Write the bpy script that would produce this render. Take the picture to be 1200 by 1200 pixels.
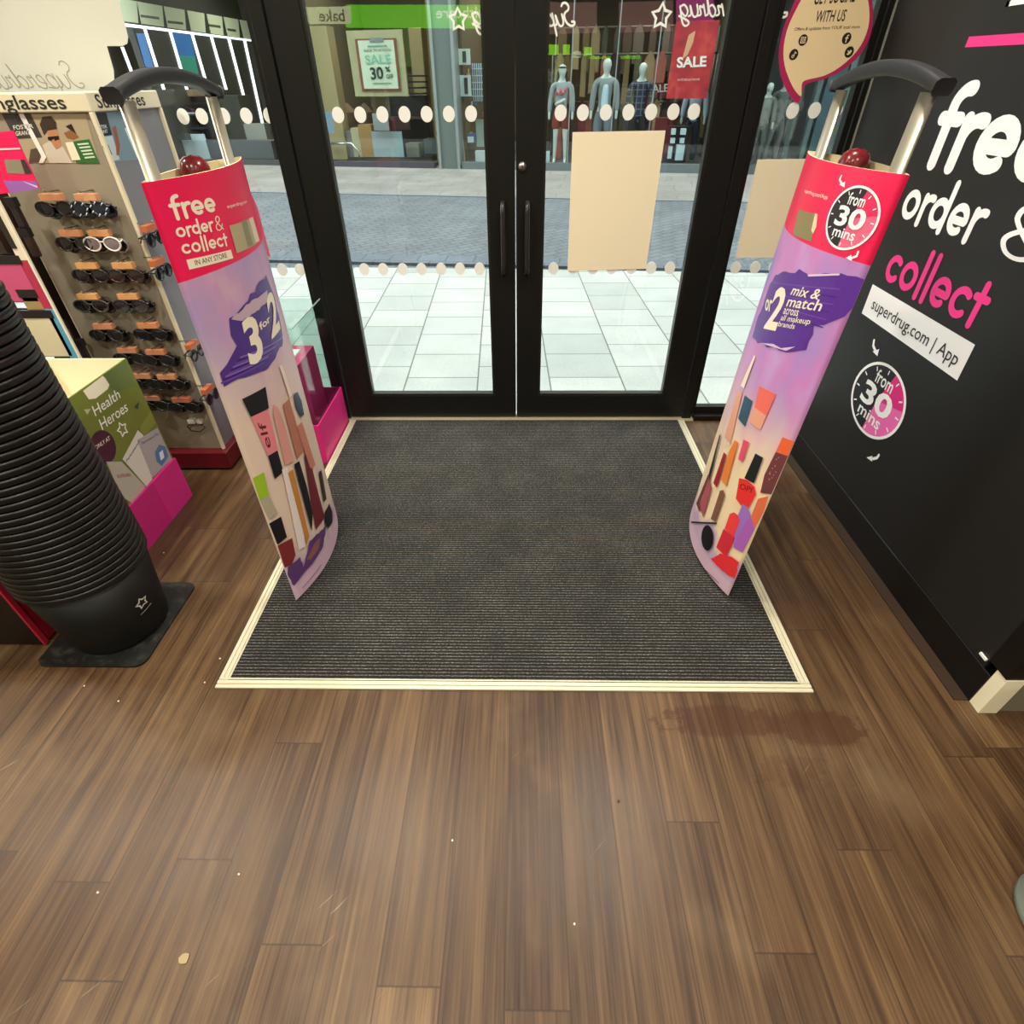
import bpy, bmesh, math, random
from mathutils import Vector, Matrix
from mathutils.geometry import tessellate_polygon
random.seed(7)
for _o in list(bpy.data.objects): bpy.data.objects.remove(_o, do_unlink=True)
SC = bpy.context.scene
COL = SC.collection
# ------------------------------------------------------------------ camera
F = 637.556
PITCH, ROLL, YAW, EYE = math.radians(38.358), math.radians(-0.599), math.radians(-1.185), 1.5
_fw = Vector((math.sin(YAW)*math.cos(PITCH), math.cos(YAW)*math.cos(PITCH), -math.sin(PITCH)))
_r = Vector((math.cos(YAW), -math.sin(YAW), 0)); _u = _r.cross(_fw)
CR = _r*math.cos(ROLL)+_u*math.sin(ROLL); CU = -_r*math.sin(ROLL)+_u*math.cos(ROLL)
cd = bpy.data.cameras.new('camera'); cam = bpy.data.objects.new('camera', cd); COL.objects.link(cam)
cd.sensor_width = 36; cd.lens = F/1200*36; cd.clip_start = 0.02; cd.clip_end = 200
cam.matrix_world = Matrix(((CR.x, CU.x, -_fw.x, 0), (CR.y, CU.y, -_fw.y, 0), (CR.z, CU.z, -_fw.z, EYE), (0, 0, 0, 1)))
SC.camera = cam
# ------------------------------------------------------------------ world and light
W = bpy.data.worlds.new('overcast_sky'); SC.world = W; W.use_nodes = True
W.node_tree.nodes['Background'].inputs[0].default_value = (0.95, 0.99, 1.0, 1)
W.node_tree.nodes['Background'].inputs[1].default_value = 5.6
SC.view_settings.view_transform = 'Standard'; SC.view_settings.look = 'None'
SC.view_settings.gamma = 1; SC.view_settings.exposure = 0.0; SC.view_settings.use_curve_mapping = False
CEIL = 2.9
def downlight(x, y, power, z=CEIL-0.02, size=0.16, col=(1, 0.93, 0.8), spread=150):
    l = bpy.data.lights.new('ceiling_downlight', 'AREA'); l.shape = 'DISK'; l.size = size; l.energy = power*1.12; l.color = col
    l.spread = math.radians(spread)
    o = bpy.data.objects.new('ceiling_downlight', l); COL.objects.link(o); o.location = (x, y, z)
for lx, ly, lp in [(-3.65, 1.7, 20), (-2.24, 1.54, 24), (-0.85, 1.6, 22), (0.57, 1.62, 25), (2.2, 1.6, 6),
                   (-2.2, -0.3, 26), (-0.7, -0.2, 30), (0.8, -0.3, 20), (2.3, -0.3, 6), (-2.2, -2.4, 26), (0, -2.4, 30), (2.2, -2.4, 26),
                   (-1.5, -4.6, 24), (1.5, -4.6, 24)]:
    downlight(lx, ly, lp)
D = 2.779          # plane of the shop door glass
# ------------------------------------------------------------------ helpers
def lin(c):
    if isinstance(c, str):
        c = c.lstrip('#'); c = [int(c[i:i+2], 16)/255 for i in (0, 2, 4)]
    return tuple((v/12.92 if v <= 0.04045 else ((v+0.055)/1.055)**2.4) for v in c)
_M = {}
def mat(name, col='#808080', rough=0.5, metal=0.0, emit=0.0, spec=0.5):
    if name in _M: return _M[name]
    m = bpy.data.materials.new(name); m.use_nodes = True
    b = m.node_tree.nodes['Principled BSDF']; c = lin(col)
    b.inputs['Base Color'].default_value = (*c, 1); b.inputs['Roughness'].default_value = rough
    b.inputs['Metallic'].default_value = metal; b.inputs['Specular IOR Level'].default_value = spec
    if emit: b.inputs['Emission Color'].default_value = (*c, 1); b.inputs['Emission Strength'].default_value = emit
    _M[name] = m; return m
def C(col, rough=0.45, **k):
    return mat('paint_'+col.lstrip('#')+('_r%d' % int(rough*100))+('_e' if k.get('emit') else ''), col, rough, **k)
class N:
    """small node-tree writer"""
    def __init__(s, name, rough=0.5):
        s.m = bpy.data.materials.new(name); s.m.use_nodes = True; s.t = s.m.node_tree; s.b = s.t.nodes['Principled BSDF']
        s.b.inputs['Roughness'].default_value = rough; _M[name] = s.m
    def n(s, typ, **k):
        x = s.t.nodes.new(typ)
        for a, v in k.items(): setattr(x, a, v)
        return x
    def link(s, a, b): s.t.links.new(a, b)
    def val(s, sock, v):
        if hasattr(v, 'is_linked') or hasattr(v, 'links'): s.link(v, sock)
        else: sock.default_value = v
    def math(s, op, a, b=None, c=None):
        x = s.n('ShaderNodeMath', operation=op); s.val(x.inputs[0], a)
        if b is not None: s.val(x.inputs[1], b)
        if c is not None: s.val(x.inputs[2], c)
        return x.outputs[0]
    def pos(s):
        g = s.n('ShaderNodeNewGeometry'); q = s.n('ShaderNodeSeparateXYZ'); s.link(g.outputs['Position'], q.inputs[0])
        return q.outputs[0], q.outputs[1], q.outputs[2]
    def vec(s, x, y, z=0.0):
        q = s.n('ShaderNodeCombineXYZ'); s.val(q.inputs[0], x); s.val(q.inputs[1], y); s.val(q.inputs[2], z); return q.outputs[0]
    def noise(s, v, scale=1, detail=3, rough=0.5):
        q = s.n('ShaderNodeTexNoise'); s.link(v, q.inputs['Vector']); q.inputs['Scale'].default_value = scale
        q.inputs['Detail'].default_value = detail; q.inputs['Roughness'].default_value = rough; return q.outputs['Fac']
    def ramp(s, f, stops):
        q = s.n('ShaderNodeValToRGB'); s.val(q.inputs[0], f); e = q.color_ramp.elements
        while len(e) < len(stops): e.new(0.5)
        for el, (p, c) in zip(e, stops): el.position = p; el.color = (*lin(c), 1)
        return q.outputs[0]
    def mix(s, f, a, b, mode='MIX'):
        q = s.n('ShaderNodeMix', data_type='RGBA', blend_type=mode); s.val(q.inputs[0], f)
        for i, v in ((6, a), (7, b)):
            if isinstance(v, str): q.inputs[i].default_value = (*lin(v), 1)
            else: s.link(v, q.inputs[i])
        return q.outputs[2]
    def color(s, c): s.link(c, s.b.inputs['Base Color'])
    def bump(s, h, st=0.3, dist=0.002):
        q = s.n('ShaderNodeBump'); q.inputs['Strength'].default_value = st; q.inputs['Distance'].default_value = dist
        s.link(h, q.inputs['Height']); s.link(q.outputs[0], s.b.inputs['Normal'])
    def sstep(s, v, a, b):
        q = s.n('ShaderNodeMapRange', interpolation_type='SMOOTHSTEP'); s.val(q.inputs[0], v)
        q.inputs[1].default_value = a; q.inputs[2].default_value = b; return q.outputs[0]
def wloc(o):
    v = Vector((0, 0, 0))
    while o is not None: v += o.location; o = o.parent
    return v
def tag(o, label=None, cat=None, group=None, kind=None):
    if label: o['label'] = label
    if cat: o['category'] = cat
    if group: o['group'] = group
    if kind: o['kind'] = kind
    return o
def thing(name, loc, label, cat, group=None):
    o = bpy.data.objects.new(name, None); COL.objects.link(o); o.location = loc; o.empty_display_size = 0.05
    return tag(o, label, cat, group)
class MB:
    def __init__(s): s.v = []; s.f = []; s.mi = []; s.mats = []; s.cur = 0; s.sm = []; s.smooth = False
    def use(s, m):
        if m not in s.mats: s.mats.append(m)
        s.cur = s.mats.index(m); return s
    def add(s, vs, fs):
        k = len(s.v); s.v += [tuple(x) for x in vs]
        for f in fs: s.f.append([i+k for i in f]); s.mi.append(s.cur); s.sm.append(s.smooth)
        return s
    def box(s, a, b, rot=None):
        x0, y0, z0 = a; x1, y1, z1 = b
        vs = [Vector(p) for p in [(x0, y0, z0), (x1, y0, z0), (x1, y1, z0), (x0, y1, z0), (x0, y0, z1), (x1, y0, z1), (x1, y1, z1), (x0, y1, z1)]]
        if rot: vs = [rot(p) for p in vs]
        return s.add(vs, [(0, 3, 2, 1), (4, 5, 6, 7), (0, 1, 5, 4), (1, 2, 6, 5), (2, 3, 7, 6), (3, 0, 4, 7)])
    def prism(s, poly, f0, f1):
        """poly: list of 2d points, f0/f1 map 2d -> 3d for the two caps"""
        n = len(poly); tr = tessellate_polygon([[Vector((x, y, 0)) for x, y in poly]])
        vs = [f0(*p) for p in poly]+[f1(*p) for p in poly]
        fs = [tuple(t) for t in tr]+[tuple(i+n for i in reversed(t)) for t in tr]+[(i, (i+1) % n, n+(i+1) % n, n+i) for i in range(n)]
        return s.add(vs, fs)
    def tube(s, pts, rad, n=10, cap=True, squash=None):
        pts = [Vector(p) for p in pts]; rad = rad if isinstance(rad, (list, tuple)) else [rad]*len(pts)
        rings = []; up = None
        for i, p in enumerate(pts):
            t = (pts[min(i+1, len(pts)-1)]-pts[max(i-1, 0)]).normalized()
            if up is None: up = Vector((0, 0, 1)) if abs(t.z) < 0.9 else Vector((0, 1, 0))
            a = (up-t*up.dot(t)).normalized(); b = t.cross(a); up = a
            q = squash or (1, 1)
            rings.append([p+(a*math.cos(2*math.pi*j/n)*q[0]+b*math.sin(2*math.pi*j/n)*q[1])*rad[i] for j in range(n)])
        vs = [v for r in rings for v in r]; fs = []
        for i in range(len(pts)-1):
            for j in range(n): fs.append((i*n+j, i*n+(j+1) % n, (i+1)*n+(j+1) % n, (i+1)*n+j))
        if cap: fs += [tuple(reversed(range(n))), tuple((len(pts)-1)*n+j for j in range(n))]
        o = s.smooth; s.smooth = True; s.add(vs, fs); s.smooth = o; return s
    def lathe(s, prof, c=(0, 0, 0), n=32, closed=False):
        vs = []; fs = []; k = len(prof)
        for r, z in prof:
            for j in range(n): vs.append((c[0]+r*math.cos(2*math.pi*j/n), c[1]+r*math.sin(2*math.pi*j/n), c[2]+z))
        for i in range(k if closed else k-1):
            for j in range(n):
                a, b = i*n, ((i+1) % k)*n
                fs.append((a+j, a+(j+1) % n, b+(j+1) % n, b+j))
        if not closed: fs += [tuple(reversed(range(n))), tuple((k-1)*n+j for j in range(n))]
        return s.add(vs, fs)
    def ball(s, c, r, n=12, m=8, sc=(1, 1, 1)):
        vs = [(c[0], c[1], c[2]-r*sc[2])]; fs = []
        for i in range(1, m):
            a = -math.pi/2+math.pi*i/m
            for j in range(n):
                t = 2*math.pi*j/n; vs.append((c[0]+r*sc[0]*math.cos(a)*math.cos(t), c[1]+r*sc[1]*math.cos(a)*math.sin(t), c[2]+r*sc[2]*math.sin(a)))
        vs.append((c[0], c[1], c[2]+r*sc[2]))
        for j in range(n):
            fs.append((0, 1+(j+1) % n, 1+j)); fs.append((len(vs)-1, 1+(m-2)*n+j, 1+(m-2)*n+(j+1) % n))
            for i in range(m-2): fs.append((1+i*n+j, 1+i*n+(j+1) % n, 1+(i+1)*n+(j+1) % n, 1+(i+1)*n+j))
        o = s.smooth; s.smooth = True; s.add(vs, fs); s.smooth = o; return s
    def build(s, name, m=None, parent=None, loc=None, bevel=0, smooth=None, kind=None, label=None):
        base = wloc(parent) if parent else Vector(loc or (0, 0, 0))
        me = bpy.data.meshes.new(name); me.from_pydata([Vector(v)-base for v in s.v], [], s.f)
        ms = s.mats or [m]
        for x in ms: me.materials.append(x)
        me.polygons.foreach_set('material_index', s.mi if s.mats else [0]*len(s.f))
        me.polygons.foreach_set('use_smooth', [smooth]*len(s.f) if smooth is not None else s.sm)
        me.update()
        o = bpy.data.objects.new(name, me); COL.objects.link(o)
        if parent: o.parent = parent
        else: o.location = base
        if bevel:
            bm = o.modifiers.new('edge', 'BEVEL'); bm.width = bevel; bm.segments = 2; bm.limit_method = 'ANGLE'; bm.angle_limit = 0.7
        return tag(o, label=label, kind=kind)
def struct(mb, name, m=None, **k): return mb.build(name, m, kind='structure', **k)
# ---- surfaces: a measured image point taken back to the real plane or curved sheet it lies on
def ray(px, py): return _fw+CR*((px-600)/F)-CU*((py-600)/F)
EYEV = Vector((0, 0, EYE))
class Plane:
    cuts = None
    def __init__(s, o, u, n, v=(0, 0, 1)): s.o = Vector(o); s.u = Vector(u).normalized(); s.n = Vector(n).normalized(); s.v = Vector(v)
    def uv(s, px, py):
        d = ray(px, py); t = (s.o-EYEV).dot(s.n)/d.dot(s.n); p = EYEV+d*t-s.o
        return (p.dot(s.u), p.dot(s.v))
    def w(s, u, v, off=0.0): return s.o+s.u*u+s.v*v+s.n*off
def planeY(y): return Plane((0, y, 0), (1, 0, 0), (0, -1, 0))            # faces the camera, u = x
def planeXp(x): return Plane((x, 0, 0), (0, 1, 0), (1, 0, 0))            # faces +x, u = y
def planeXn(x): return Plane((x, 0, 0), (0, -1, 0), (-1, 0, 0))          # faces -x, u = -y
def floorP(z=0.0): return Plane((0, 0, z), (1, 0, 0), (0, 0, 1), (0, 1, 0))
class Sheet:
    """bulged sheet of a gate sleeve; u runs along the sheet in reading order, v is height"""
    def __init__(s, x0, y0, L, bulge, side, lean=0.0): s.x0, s.y0, s.L, s.b, s.side, s.lean = x0, y0, L, bulge, side, lean; s.cuts = L/22
    def x(s, y, z):
        t = (y-s.y0)/s.L; return s.x0+s.lean*z+s.side*s.b*4*t*(1-t)
    def uv(s, px, py):
        d = ray(px, py); x = s.x0
        for _ in range(30):
            p = EYEV+d*(x/d.x); x = 0.5*x+0.5*s.x(min(max(p.y, s.y0), s.y0+s.L), p.z)
        y = min(max(p.y, s.y0), s.y0+s.L)
        return (y*s.side, p.z)
    def w(s, u, v, off=0.0):
        y = u*s.side; t = (y-s.y0)/s.L; sl = s.b*4*(1-2*t)/s.L; k = 1/math.sqrt(1+sl*sl)
        return Vector((s.x(y, v)+s.side*off*k, y-sl*off*k, v))
def fill2d(polys, S, off, mb):
    """flat polygons (lists of uv) laid on surface S"""
    by = {}
    for p in polys: by.setdefault(getattr(p, 'lift', 0.0), []).append(p)
    for lift, ps in by.items():
        bm = bmesh.new()
        for p in ps:
            tr = tessellate_polygon([[Vector((x, y, 0)) for x, y in p]]); vs = [bm.verts.new((x, y, 0)) for x, y in p]
            for t in tr:
                try: bm.faces.new([vs[i] for i in t])
                except ValueError: pass
        lay(bm, S, off+lift, mb)
def lay(bm, S, off, mb):
    if S.cuts:
        us = [v.co.x for v in bm.verts]; c = math.floor(min(us)/S.cuts)*S.cuts
        while c < max(us):
            bmesh.ops.bisect_plane(bm, geom=bm.verts[:]+bm.edges[:]+bm.faces[:], plane_co=(c, 0, 0), plane_no=(1, 0, 0)); c += S.cuts
    bm.verts.index_update()
    mb.add([S.w(v.co.x, v.co.y, off) for v in bm.verts], [[v.index for v in f.verts] for f in bm.faces]); bm.free()
def P(S, pts): return [S.uv(*p) for p in pts]
def ell(cx, cy, rx, ry, n=28, a0=0.0, a1=360.0, rot=0.0):
    out = []; c, s_ = math.cos(math.radians(rot)), math.sin(math.radians(rot)); full = abs(a1-a0) >= 360
    for i in range(n if full else n+1):
        a = math.radians(a0+(a1-a0)*i/n); x, y = rx*math.cos(a), ry*math.sin(a); out.append((cx+x*c-y*s_, cy+x*s_+y*c))
    return out
def star2d(cx, cy, ro, ri, rot=90):
    return [(cx+(ro if i % 2 == 0 else ri)*math.cos(math.radians(rot+36*i)), cy+(ro if i % 2 == 0 else ri)*math.sin(math.radians(rot+36*i))) for i in range(10)]
def rough(poly, amp, step, rnd=random.Random(3)):
    out = []; n = len(poly)
    for i in range(n):
        a, b = poly[i], poly[(i+1) % n]; L = math.hypot(b[0]-a[0], b[1]-a[1]); k = max(1, int(L/step))
        for j in range(k):
            t = j/k; q = amp if j else 0
            out.append((a[0]+(b[0]-a[0])*t+rnd.uniform(-q, q), a[1]+(b[1]-a[1])*t+rnd.uniform(-q, q)))
    return out
class Poly(list):
    lift = 0.0
_ns = [0]
def stroke(path, w, n=10):
    """ribbon along a path as mitred quads with round ends; every stroke sits a hair above the one before"""
    path = [p for i, p in enumerate(path) if i == 0 or math.hypot(p[0]-path[i-1][0], p[1]-path[i-1][1]) > 1e-7]
    ring = len(path) > 3 and math.hypot(path[0][0]-path[-1][0], path[0][1]-path[-1][1]) < 1e-6
    if ring: path = path[:-1]
    k = len(path); _ns[0] = (_ns[0]+1) % 6; lift = _ns[0]*4e-5; seg = k if ring else k-1; nv = []
    for i in range(seg):
        a, b = path[i], path[(i+1) % k]; L = math.hypot(b[0]-a[0], b[1]-a[1]); nv.append((-(b[1]-a[1])/L, (b[0]-a[0])/L))
    off = []
    for i in range(k):
        p = nv[i-1] if (i > 0 or ring) else nv[0]; q = nv[i] if i < seg else nv[-1]
        m = (p[0]+q[0], p[1]+q[1]); d = max(m[0]*q[0]+m[1]*q[1], 0.7); off.append((m[0]/d*w/2, m[1]/d*w/2))
    out = []
    for i in range(seg):
        a, b, oa, ob_ = path[i], path[(i+1) % k], off[i], off[(i+1) % k]
        out.append(Poly([(a[0]+oa[0], a[1]+oa[1]), (a[0]-oa[0], a[1]-oa[1]), (b[0]-ob_[0], b[1]-ob_[1]), (b[0]+ob_[0], b[1]+ob_[1])])); out[-1].lift = lift+4e-6*i
    if not ring:
        for c, v, s_ in ((path[0], nv[0], 1), (path[-1], nv[-1], -1)):
            a0 = math.degrees(math.atan2(v[1], v[0])); c_ = Poly([(c[0]+w/2*math.cos(math.radians(a0+s_*180*t/n)), c[1]+w/2*math.sin(math.radians(a0+s_*180*t/n))) for t in range(n+1)]); c_.lift = lift+(0 if s_ > 0 else 4e-6*seg); out.append(c_)
    return out
def mapped(polys, f):
    r = []
    for p in polys:
        q = Poly([f(x, y) for x, y in p]); q.lift = getattr(p, 'lift', 0.0); r.append(q)
    return r
def closed(p): return p+[p[0], p[1]]
_T = {}
def font2d(txt, bold=0.0, shear=0.0):
    k = (txt, bold, shear)
    if k not in _T:
        c = bpy.data.curves.new('lettering', 'FONT'); c.body = txt; c.offset = bold; c.shear = shear; c.resolution_u = 3; c.size = 1
        o = bpy.data.objects.new('lettering', c); COL.objects.link(o); dg = bpy.context.evaluated_depsgraph_get(); dg.update()
        me = bpy.data.meshes.new_from_object(o.evaluated_get(dg)); vs = [(v.co.x, v.co.y) for v in me.vertices]; fs = [list(p.vertices) for p in me.polygons]
        bpy.data.objects.remove(o, do_unlink=True); bpy.data.curves.remove(c); bpy.data.meshes.remove(me)
        _T[k] = (vs, fs)
    return _T[k]
def put(vs, fs, S, A, U, V, off, mb, box):
    """lay a 2d mesh so that its box (x0,y0,x1,y1) spans A..A+U, A..A+V on S"""
    x0, y0, x1, y1 = box; bm = bmesh.new()
    q = [bm.verts.new((A[0]+U[0]*(x-x0)/(x1-x0)+V[0]*(y-y0)/(y1-y0), A[1]+U[1]*(x-x0)/(x1-x0)+V[1]*(y-y0)/(y1-y0), 0)) for x, y in vs]
    for f in fs:
        try: bm.faces.new([q[i] for i in f])
        except ValueError: pass
    lay(bm, S, off, mb)
def text(txt, S, bl, br, tl, off, mb, bold=0.0, shear=0.0, base0=True, px=True):
    """text whose lower left, lower right and upper left corners are given"""
    vs, fs = font2d(txt, bold, shear)
    xs = [v[0] for v in vs]; ys = [v[1] for v in vs]
    if px: bl, br, tl = S.uv(*bl), S.uv(*br), S.uv(*tl)
    y0 = 0.0 if base0 else min(ys)
    put(vs, fs, S, bl, (br[0]-bl[0], br[1]-bl[1]), (tl[0]-bl[0], tl[1]-bl[1]), off, mb, (min(xs), y0, max(xs), max(ys)))
# ---- rounded display alphabet drawn as strokes (x-height 1)
def arc(cx, cy, rx, ry, a0, a1, n=14): return [(cx+rx*math.cos(math.radians(a0+(a1-a0)*i/n)), cy+ry*math.sin(math.radians(a0+(a1-a0)*i/n))) for i in range(n+1)]
GL = {'f': (0.62, [[(0.27, 0.0), (0.27, 1.08)]+arc(0.6, 1.08, 0.33, 0.33, 180, 85), [(0.06, 0.86), (0.58, 0.86)]]),
      'r': (0.58, [[(0.16, 0.0), (0.16, 0.88)], arc(0.52, 0.5, 0.36, 0.38, 180, 75)]),
      'e': (1.0, [arc(0.5, 0.5, 0.37, 0.37, -56, -360, 20), [(0.16, 0.47), (0.85, 0.47)]]),
      'o': (1.04, [arc(0.52, 0.5, 0.38, 0.38, 0, 360, 24)]),
      'd': (1.04, [arc(0.5, 0.5, 0.37, 0.37, 0, 360, 24), [(0.87, 0.0), (0.87, 1.45)]]),
      'c': (0.9, [arc(0.5, 0.5, 0.37, 0.37, 48, 312, 20)]),
      'l': (0.36, [[(0.18, 0.0), (0.18, 1.45)]]),
      't': (0.62, [[(0.3, 0.04), (0.3, 1.25)], [(0.06, 0.86), (0.58, 0.86)]])}
def round2d(txt, w=0.26):
    x = 0; polys = []
    for ch in txt:
        adv, st = GL[ch]
        for s_ in st: polys += stroke([(x+a, b) for a, b in s_], w)
        x += adv+0.07
    return polys, x-0.07
def roundtext(txt, S, bl, br, tl, hgt, off, mb, w=0.26):
    """rounded letters; tl is the point hgt (in x-heights) above the left end of the baseline"""
    polys, wd = round2d(txt, w); A, B, T = S.uv(*bl), S.uv(*br), S.uv(*tl)
    U = ((B[0]-A[0])/wd, (B[1]-A[1])/wd); V = ((T[0]-A[0])/hgt, (T[1]-A[1])/hgt)
    fill2d(mapped(polys, lambda x, y: (A[0]+U[0]*x+V[0]*y, A[1]+U[1]*x+V[1]*y)), S, off, mb)
def roundnat(txt, S, bl, h, off, mb, w=0.26, hx=None):
    polys, wd = round2d(txt, w); A = S.uv(*bl)
    fill2d(mapped(polys, lambda x, y: (A[0]+(hx or h)*x, A[1]+h*y)), S, off, mb)
def smoothp(p, k=4):
    out = []
    for i in range(len(p)-1):
        p0, p1, p2, p3 = p[max(i-1, 0)], p[i], p[i+1], p[min(i+2, len(p)-1)]
        for j in range(k):
            t_ = j/k; out.append(tuple(0.5*((2*p1[q])+(-p0[q]+p2[q])*t_+(2*p0[q]-5*p1[q]+4*p2[q]-p3[q])*t_*t_+(-p0[q]+3*p1[q]-3*p2[q]+p3[q])*t_**3) for q in (0, 1)))
    return out+[p[-1]]
AMP = smoothp([(0.95, 0.0), (0.3, 0.8), (0.22, 1.1), (0.36, 1.34), (0.56, 1.34), (0.68, 1.12), (0.6, 0.9), (0.2, 0.56), (0.08, 0.32), (0.2, 0.06), (0.46, 0.0), (0.72, 0.16), (0.92, 0.56)], 4)
def skin(name, joints, edges, m, parent, root=0, sub=2, smooth=True):
    """one continuous figure grown from joints = [(x,y,z,r)] (world coordinates)"""
    base = wloc(parent); me = bpy.data.meshes.new('tmp'); me.from_pydata([Vector(j[:3])-base for j in joints], edges, [])
    o = bpy.data.objects.new('tmp', me); COL.objects.link(o); md = o.modifiers.new('s', 'SKIN'); md.use_smooth_shade = True
    for i, j in enumerate(joints):
        r = j[3]; me.skin_vertices[0].data[i].radius = r if isinstance(r, tuple) else (r, r); me.skin_vertices[0].data[i].use_root = (i == root)
    sb = o.modifiers.new('d', 'SUBSURF'); sb.levels = sub; sb.render_levels = sub
    dg = bpy.context.evaluated_depsgraph_get(); dg.update(); me2 = bpy.data.meshes.new_from_object(o.evaluated_get(dg))
    bpy.data.objects.remove(o, do_unlink=True); bpy.data.meshes.remove(me)
    me2.name = name; me2.materials.clear(); me2.materials.append(m)
    for p in me2.polygons: p.use_smooth = smooth; p.material_index = 0
    q = bpy.data.objects.new(name, me2); COL.objects.link(q); q.parent = parent; return q
def copy_tree(o, parent=None):
    c = o.copy(); COL.objects.link(c)
    if parent: c.parent = parent
    for ch in [x for x in o.children]: copy_tree(ch, c)
    return c
# ------------------------------------------------------------------ materials of the setting
def wood_floor():
    m = N('wood_plank_floor', 0.42); x, y, z = m.pos()
    xs = m.math('MULTIPLY_ADD', x, 1/0.136, -0.105/0.136+20); ix = m.math('FLOOR', xs); fx = m.math('FRACT', xs)
    wn = m.n('ShaderNodeTexWhiteNoise', noise_dimensions='1D'); m.link(ix, wn.inputs['W']); r1 = wn.outputs['Value']
    ys = m.math('ADD', m.math('MULTIPLY', y, 1/1.25), m.math('MULTIPLY', r1, 7.0)); iy = m.math('FLOOR', ys); fy = m.math('FRACT', ys)
    w2 = m.n('ShaderNodeTexWhiteNoise', noise_dimensions='2D'); m.link(m.vec(ix, iy), w2.inputs['Vector']); r2 = w2.outputs['Value']
    off = m.math('MULTIPLY', r2, 37.0)
    g1 = m.noise(m.vec(m.math('MULTIPLY_ADD', x, 34.0, off), m.math('MULTIPLY_ADD', y, 1.5, off), off), 1, 5, 0.62)
    g2 = m.noise(m.vec(m.math('MULTIPLY_ADD', x, 190.0, off), m.math('MULTIPLY_ADD', y, 3.0, off), off), 1, 3, 0.6)
    g3 = m.noise(m.vec(m.math('MULTIPLY', x, 9.0), m.math('MULTIPLY_ADD', y, 0.9, off), off), 1, 3, 0.55)
    g = m.math('ADD', m.math('MULTIPLY', g1, 0.44), m.math('ADD', m.math('MULTIPLY', g2, 0.32), m.math('MULTIPLY', g3, 0.24)))
    base = m.ramp(g, [(0.3, '#261a12'), (0.43, '#4a3625'), (0.53, '#634c35'), (0.68, '#836a48')])
    tone = m.ramp(r2, [(0.0, '#c4b8aa'), (0.5, '#d6ccc0'), (1.0, '#f0e8de')])
    c = m.mix(0.85, base, tone, 'MULTIPLY')
    wear = m.noise(m.vec(m.math('MULTIPLY', x, 2.3), m.math('MULTIPLY', y, 2.0)), 1, 4, 0.6)
    c = m.mix(m.math('MULTIPLY', m.sstep(wear, 0.5, 0.72), 0.14), c, '#a58d6b')
    # scuff scratches
    sc = m.noise(m.vec(m.math('MULTIPLY', m.math('ADD', x, m.math('MULTIPLY', y, 0.8)), 4.0), m.math('MULTIPLY', m.math('SUBTRACT', y, x), 90.0)), 1, 2, 0.5)
    c = m.mix(m.math('MULTIPLY', m.sstep(sc, 0.7, 0.8), m.math('MULTIPLY', m.sstep(wear, 0.5, 0.6), 0.35)), c, '#cdbb9c')
    # damp reddish stain at the mat's corner
    nx = m.math('ADD', x, m.math('MULTIPLY', m.math('SUBTRACT', m.noise(m.vec(m.math('MULTIPLY', x, 14.0), m.math('MULTIPLY', y, 16.0)), 1, 5, 0.75), 0.5), 0.5))
    st = []
    for cx, cy, rx, ry in ((0.60, 0.895, 0.17, 0.055), (0.87, 0.875, 0.13, 0.06), (0.76, 0.74, 0.09, 0.05)):
        d = m.math('ADD', m.math('POWER', m.math('DIVIDE', m.math('SUBTRACT', nx, cx), rx), 2.0), m.math('POWER', m.math('DIVIDE', m.math('SUBTRACT', y, cy), ry), 2.0))
        st.append(m.sstep(d, 1.2, 0.6))
    s_ = m.math('MAXIMUM', m.math('MAXIMUM', st[0], st[1]), m.math('MULTIPLY', st[2], 0.5))
    c = m.mix(m.math('MULTIPLY', s_, 0.62), c, '#402313')
    edge = m.math('MAXIMUM', m.math('GREATER_THAN', m.math('ABSOLUTE', m.math('SUBTRACT', fx, 0.5)), 0.488), m.math('GREATER_THAN', m.math('ABSOLUTE', m.math('SUBTRACT', fy, 0.5)), 0.4985))
    c = m.mix(m.math('MULTIPLY', edge, 0.6), c, '#2c2017'); m.color(c)
    m.link(m.math('MULTIPLY_ADD', m.math('ADD', wear, g2), 0.25, 0.14), m.b.inputs['Roughness'])
    m.bump(m.math('SUBTRACT', m.math('MULTIPLY', g, 0.5), edge), 0.3, 0.0012); m.b.inputs['Specular IOR Level'].default_value = 0.36
    return m.m
def ribbed_carpet():
    m = N('ribbed_carpet', 0.95); x, y, z = m.pos()
    wv = m.math('SINE', m.math('MULTIPLY_ADD', y, 2*math.pi/0.0125, m.math('MULTIPLY', m.noise(m.vec(m.math('MULTIPLY', x, 60.0), m.math('MULTIPLY', y, 60.0)), 1, 2), 1.6)))
    nz = m.noise(m.vec(m.math('MULTIPLY', x, 150.0), m.math('MULTIPLY', y, 260.0)), 1, 4, 0.75)
    big = m.noise(m.vec(m.math('MULTIPLY', x, 5.0), m.math('MULTIPLY', y, 5.0)), 1, 3, 0.6)
    f = m.math('ADD', m.math('MULTIPLY', wv, 0.16), m.math('ADD', m.math('MULTIPLY', nz, 1.0), m.math('MULTIPLY', big, 0.15)))
    c = m.ramp(f, [(0.4, '#080808'), (0.56, '#1f1e1c'), (0.7, '#403e3a'), (0.86, '#9d978b')]); m.color(c)
    m.bump(m.math('ADD', wv, m.math('MULTIPLY', nz, 1.2)), 0.8, 0.004); return m.m
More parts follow.
